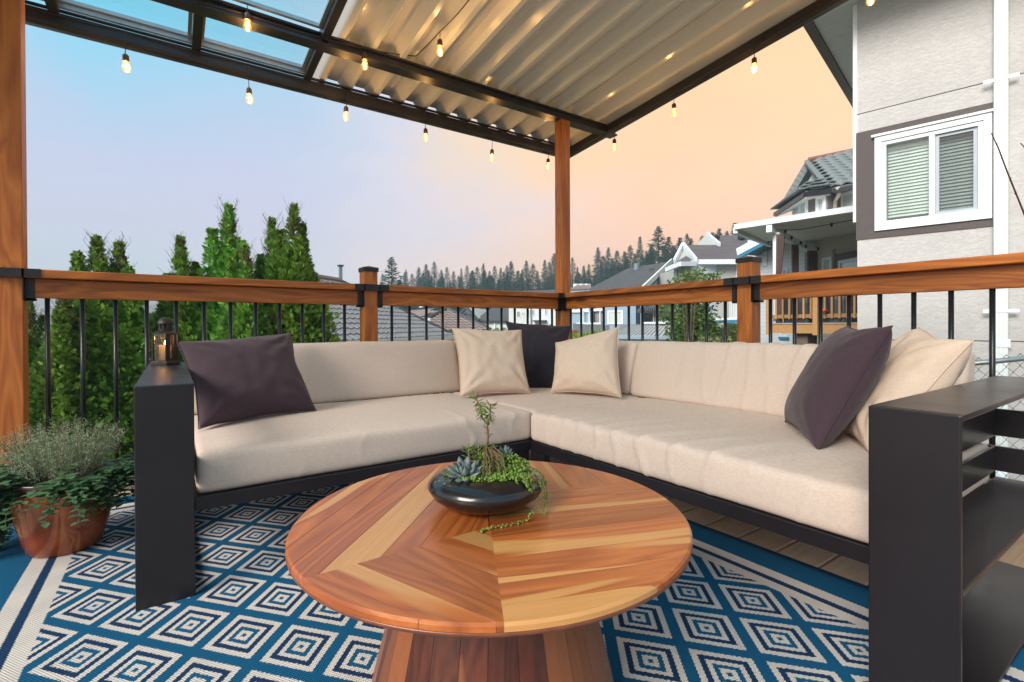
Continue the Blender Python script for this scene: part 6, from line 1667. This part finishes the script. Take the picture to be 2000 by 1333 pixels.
def small_roof():
    root = thing('low_outbuilding', hbase(at(1235, 645, 21)), 'low outbuilding with a striped grey roof just above the shed', 'outbuilding')
    slabroof([at(1207, 650, 20), at(1290, 646, 19.5), at(1282, 634, 22), at(1211, 634, 22.4)], .08, siding('striped_grey_roof', (.16, .19, .22), .07), root)
    pl = Plane(at(1209, 650, 20.3), at(1288, 650, 19.9)); pxbox(pl, 1209, 647, 1288, 700, 0, -2, 'wall', M_palest, root)
small_roof()
def panel_fence(pts, h, mat, lab, step=.16, name='board_fence'):
    root = thing(name, pts[0], lab, 'fence'); 
    for a, b_ in zip(pts[:-1], pts[1:]):
        a, b_ = Vector(a), Vector(b_); n = max(1, int((b_-a).length/step)); me = None
        for i in range(n):
            p, q = a.lerp(b_, i/n), a.lerp(b_, (i+.93)/n); MB().hexa([p-Vector((0,0,h)), q-Vector((0,0,h)), q-Vector((0,0,h))+Vector((0,.03,0)), p-Vector((0,0,h))+Vector((0,.03,0))], [p, q, q+Vector((0,.03,0)), p+Vector((0,.03,0))]).build('board', mat, root)
    return root
panel_fence([at(1120, 632, 26), at(1150, 634, 25), at(1192, 636, 24.5)], 1.8, plain('dark_fence_board', (.12, .14, .16), .8, 0, .2, 5), 'dark slatted fence in front of the blue grey house', .5)
panel_fence([at(1325, 622, 21), at(1385, 625, 20)], 1.5, plain('grey_fence_board', (.30, .28, .25), .85, 0, .2, 5), 'weathered grey board fence behind the leafy tree', .3)
panel_fence([at(1398, 640, 18.5), at(1434, 641, 18)], .45, plain('pale_lattice', (.42, .40, .36), .85, 0, .1, 5), 'short pale slatted screen beside the blue balcony post', .12, 'slatted_screen')

# ------------------------------------------------------------------ broadleaf tree and shrubs
def leafcloud(n, blobs, L, seed, flat=.6):
    r = np.random.default_rng(seed); ws = np.array([b_[3]**2 for b_ in blobs]); ws = ws/ws.sum(); ix = r.choice(len(blobs), n, p=ws)
    bc = np.array([b_[:3] for b_ in blobs])[ix]; br = np.array([b_[3] for b_ in blobs])[ix]
    d = r.normal(0, 1, (n, 3)); d /= np.linalg.norm(d, axis=1)[:, None]; rad = br*(.55+.5*r.random(n)**.6)*(1+.2*np.sin(d[:, 0]*5+ix)+.15*np.sin(d[:, 2]*9+ix*2))
    p = bc+d*rad[:, None]*np.array([1, 1, .85]); a = d*.6+r.normal(0, .7, (n, 3)); a /= np.linalg.norm(a, axis=1)[:, None]; s = np.cross(a, r.normal(0, 1, (n, 3))); s /= np.linalg.norm(s, axis=1)[:, None]
    l = (L*(.6+.7*r.random(n)))[:, None]; mid = p+a*l*.5
    V = np.stack([p, mid+s*l*.30, p+a*l, mid-s*l*.30], 1).reshape(-1, 3); return V, np.arange(len(V)).reshape(-1, 4)
def bush(name, lab, px, py, D, w_, h, mat, seed, n=1800, L=.10, cat='shrub', group=None, trunk=False):
    p = at(px, py, D); zb = min(ground_z(p.x, p.y), p.z-h); root = thing(name, (p.x, p.y, zb), lab, cat, group)
    r = random.Random(seed); H_ = p.z-zb; bl = []
    for k in range(9):
        a = r.uniform(0, 6.28); rr_ = w_*.5*r.uniform(.1, .6); bl.append((rr_*math.cos(a), rr_*math.sin(a), H_-h*r.uniform(.25, .85), w_*.5*r.uniform(.35, .6)))
    V, F = leafcloud(n, bl, L, seed); V[:, 2] = np.minimum(V[:, 2], H_)
    link('foliage', npmesh('foliage', V, F, mat), root)
    st = MB()
    for k in range(6 if not trunk else 9):
        b_ = bl[k]; st.tube([(0, 0, 0), (b_[0]*.3, b_[1]*.3, b_[2]*.5), b_[:3]], [.05 if trunk else .02, .03 if trunk else .012, .008], 6)
    st.build('branches' if not trunk else 'trunk', bpy.data.materials['cedar_bark'], root) if False else link('trunk' if trunk else 'branches', st.me('branches', bpy.data.materials['cedar_bark']), root)
g1 = leafmat('broad_leaf_green', (.05, .11, .02), (.13, .22, .05), .5, .3, 3); g2 = leafmat('lime_leaf', (.16, .27, .03), (.34, .42, .07), .5, .3, 3); g3 = leafmat('pale_olive_leaf', (.13, .18, .06), (.25, .28, .12), .6, .3, 3); g4 = leafmat('rust_leaf', (.28, .09, .03), (.42, .2, .06), .6, .3, 3)
bush('broadleaf_tree', 'leafy green garden tree rising above the rail by the blue grey house', 1352, 522, 14.5, 1.9, 2.3, g1, 5, 5200, .11, 'tree', None, True)
bush('sapling', 'thin pale green sapling tips in front of the gabled house', 1345, 528, 13.5, .9, .5, g3, 6, 500, .10, 'tree')
bush('bush', 'dense green shrub at the foot of the leafy garden tree', 1345, 634, 14.5, 1.3, .8, g1, 7, 2200)
bush('bush', 'olive shrub by the blue balcony post', 1400, 640, 16, 1.6, .7, g3, 8, 2000)
bush('bush', 'dark shrub seen low between the blue post and the railing post', 1440, 632, 18, 1.4, .7, g1, 9, 1400)
bush('bush', 'pale shrub beside the garden shed', 1385, 657, 13.5, 1.4, .5, g3, 12, 1400)
bush('bush', 'bright lime shrub just right of the corner post', 1135, 650, 14, 1.0, .6, g2, 10, 1500, .08)
bush('bush', 'lime shrub above the right beige corner pillow', 1155, 643, 15, .8, .7, g2, 13, 1200, .08)
bush('bush', 'small rust coloured shrub between the corner post and the lime shrub', 1124, 642, 16, .45, .5, g4, 11, 500, .07)
bush('bush', 'feathery pale green shrub left of the charcoal pillow', 985, 640, 20, 1.6, 1.0, g3, 14, 1500)

# ------------------------------------------------------------------ conifers on the hill
def conifer_mesh(name, seed, mat, slim=.2, ragged=.3, levels=26):
    r = np.random.default_rng(seed); n = 3000
    t = r.random(n)**1.25; az = r.random(n)*2*np.pi
    wh = (t*levels+.35*np.sin(az*2+seed)+.3*np.sin(az*5+seed*3)) % 1
    R = (slim*(1-t)**.88+.006)*(1-ragged*.9*wh)*(1+.28*np.sin(az*3+np.floor(t*levels)*2.4+seed))
    rad = R*r.random(n)**.5; z = .06+.94*t-(rad*.35*(1-t))
    d = np.stack([np.cos(az), np.sin(az), -.25+.5*t+r.normal(0, .12, n)], 1); d /= np.linalg.norm(d, axis=1)[:, None]
    s_ = np.stack([-np.sin(az), np.cos(az), r.normal(0, .25, n)], 1); s_ /= np.linalg.norm(s_, axis=1)[:, None]
    p = np.stack([rad*np.cos(az), rad*np.sin(az), z], 1); l = ((.012+.035*(1-t))*(.6+.8*r.random(n)))[:, None]
    V = np.stack([p-d*l*.3, p+s_*l*.33, p+d*l, p-s_*l*.33], 1).reshape(-1, 3)
    tr = MB().tube([(0, 0, 0), (0, 0, .5), (0, 0, .995)], [.012, .008, .001], 6).me('conifer_trunk', bpy.data.materials['cedar_bark'])
    return npmesh(name, V, np.arange(len(V)).reshape(-1, 4), mat), tr
def forest():
    cm = leafmat('conifer_needles', (.02, .13, .125), (.06, .25, .22), .8, 0, 8)  # bluish teal of the distant haze is put into the needle colour
    V = [conifer_mesh('conifer_crown', s, cm, sl_, rg, lv) for s, sl_, rg, lv in ((1, .17, .45, 18), (2, .14, .5, 16), (3, .20, .4, 20), (4, .16, .7, 13), (5, .12, .4, 17))]
    r = random.Random(5)
    T = [(765, 503, 62, 2, .22)]
    # (tip px, tip py, depth)
    row = [(747, 535), (793, 527), (805, 535), (818, 523), (832, 517), (848, 512), (862, 528), (873, 522), (886, 530), (901, 525), (912, 519), (922, 530), (932, 522), (944, 515), (956, 530), (966, 520), (978, 524), (990, 519), (998, 511), (1010, 530), (1020, 527), (1028, 510), (1041, 516), (1050, 530), (1064, 509), (1073, 512), (1082, 496),
           (1118, 503), (1128, 522), (1140, 520), (1150, 516), (1168, 484), (1178, 500), (1188, 484), (1196, 505), (1205, 490), (1220, 492), (1231, 480), (1240, 496), (1250, 463), (1262, 490), (1272, 478), (1286, 443), (1298, 480), (1306, 464), (1316, 480), (1328, 465), (1342, 457), (1350, 466), (1362, 478), (1372, 462), (1405, 447), (1420, 452), (1436, 436), (1450, 446), (1392, 455)]
    for i, (px, py) in enumerate(row): T.append((px, py, 105-25*sst(px, 1100, 1400)+r.uniform(-8, 8), i % 5, None))
    for i in range(90):  # second rank filling the mass below
        px = r.uniform(740, 1470); T.append((px, 536-46*sst(px, 1100, 1350)+r.uniform(-8, 12), 92-22*sst(px, 1100, 1400)+r.uniform(-6, 6), r.randrange(5), None))
    for i in range(80):
        px = r.uniform(745, 1470); T.append((px, 550-42*sst(px, 1100, 1350)+r.uniform(-6, 12), 82-20*sst(px, 1100, 1400)+r.uniform(-6, 6), r.randrange(5), None))
    for k, (px, py, D, v, sl_) in enumerate(T):
        tip = at(px, py, D); zb = ground_z(tip.x, tip.y)-.3; H_ = tip.z-zb
        if H_ < 2: continue
        if k == 0: lab, grp = 'single broad blue green fir standing apart right of the capped railing post', 'conifers on the hill'
        elif k == 43: lab, grp = 'tallest ragged conifer on the ridge behind the blue grey house roof', 'conifers on the hill'
        else: lab, grp = 'hazy dark conifer in the forest on the hill behind the houses', 'conifers on the hill'
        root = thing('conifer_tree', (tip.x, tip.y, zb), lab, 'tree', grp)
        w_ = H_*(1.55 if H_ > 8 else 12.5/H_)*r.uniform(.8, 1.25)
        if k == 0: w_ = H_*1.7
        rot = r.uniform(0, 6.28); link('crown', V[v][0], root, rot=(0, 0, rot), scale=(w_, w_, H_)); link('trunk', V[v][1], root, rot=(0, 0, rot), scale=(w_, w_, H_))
forest()

# ------------------------------------------------------------------ bare twigs near the house, vent
def twigs():
    root = thing('bare_shrub', (at(2080, 700, 2.6).x, at(2080, 700, 2.6).y, -1.2), 'bare reddish twig crossing in front of the white window', 'shrub')
    m = plain('red_twig', (.16, .05, .03), .6, 0, .3, 30); D = 2.5
    mb = MB(); mb.tube([at(2100, 900, D), at(2040, 520, D), at(1998, 412, D), at(1968, 338, D), at(1950, 290, D), at(1936, 260, D)], [.006, .005, .004, .0035, .003, .0022], 6)
    for (x, y, dx_, dy_) in ((1946, 283, 3, -4), (1958, 313, -3, -4), (1972, 350, 4, -3), (1985, 382, -4, -4)): mb.tube([at(x, y, D), at(x+dx_, y+dy_, D)], .0018, 4)
    mb.build('twig', m, root, True)
    MB().tube([at(2090, 800, D), at(2030, 340, D), at(2005, 292, D), at(1993, 280, D)], [.006, .004, .0032, .002], 6).build('twig', m, root, True)
twigs()
# ------------------------------------------------------------------ haze over the neighbourhood
def haze():
    m = bpy.data.materials.new('haze_air'); m.use_nodes = True; t = m.node_tree; t.nodes.clear()
    pv = t.nodes.new('ShaderNodeVolumePrincipled'); pv.inputs['Color'].default_value = (.62, .80, .88, 1); pv.inputs['Density'].default_value = .0022; pv.inputs['Anisotropy'].default_value = 0.2
    o = t.nodes.new('ShaderNodeOutputMaterial'); t.links.new(pv.outputs[0], o.inputs['Volume'])
    MB().box((-45, -45, -4.5), (150, 150, 27)).build('haze', m, None, kind='stuff')
HAZE = True
if HAZE: haze()
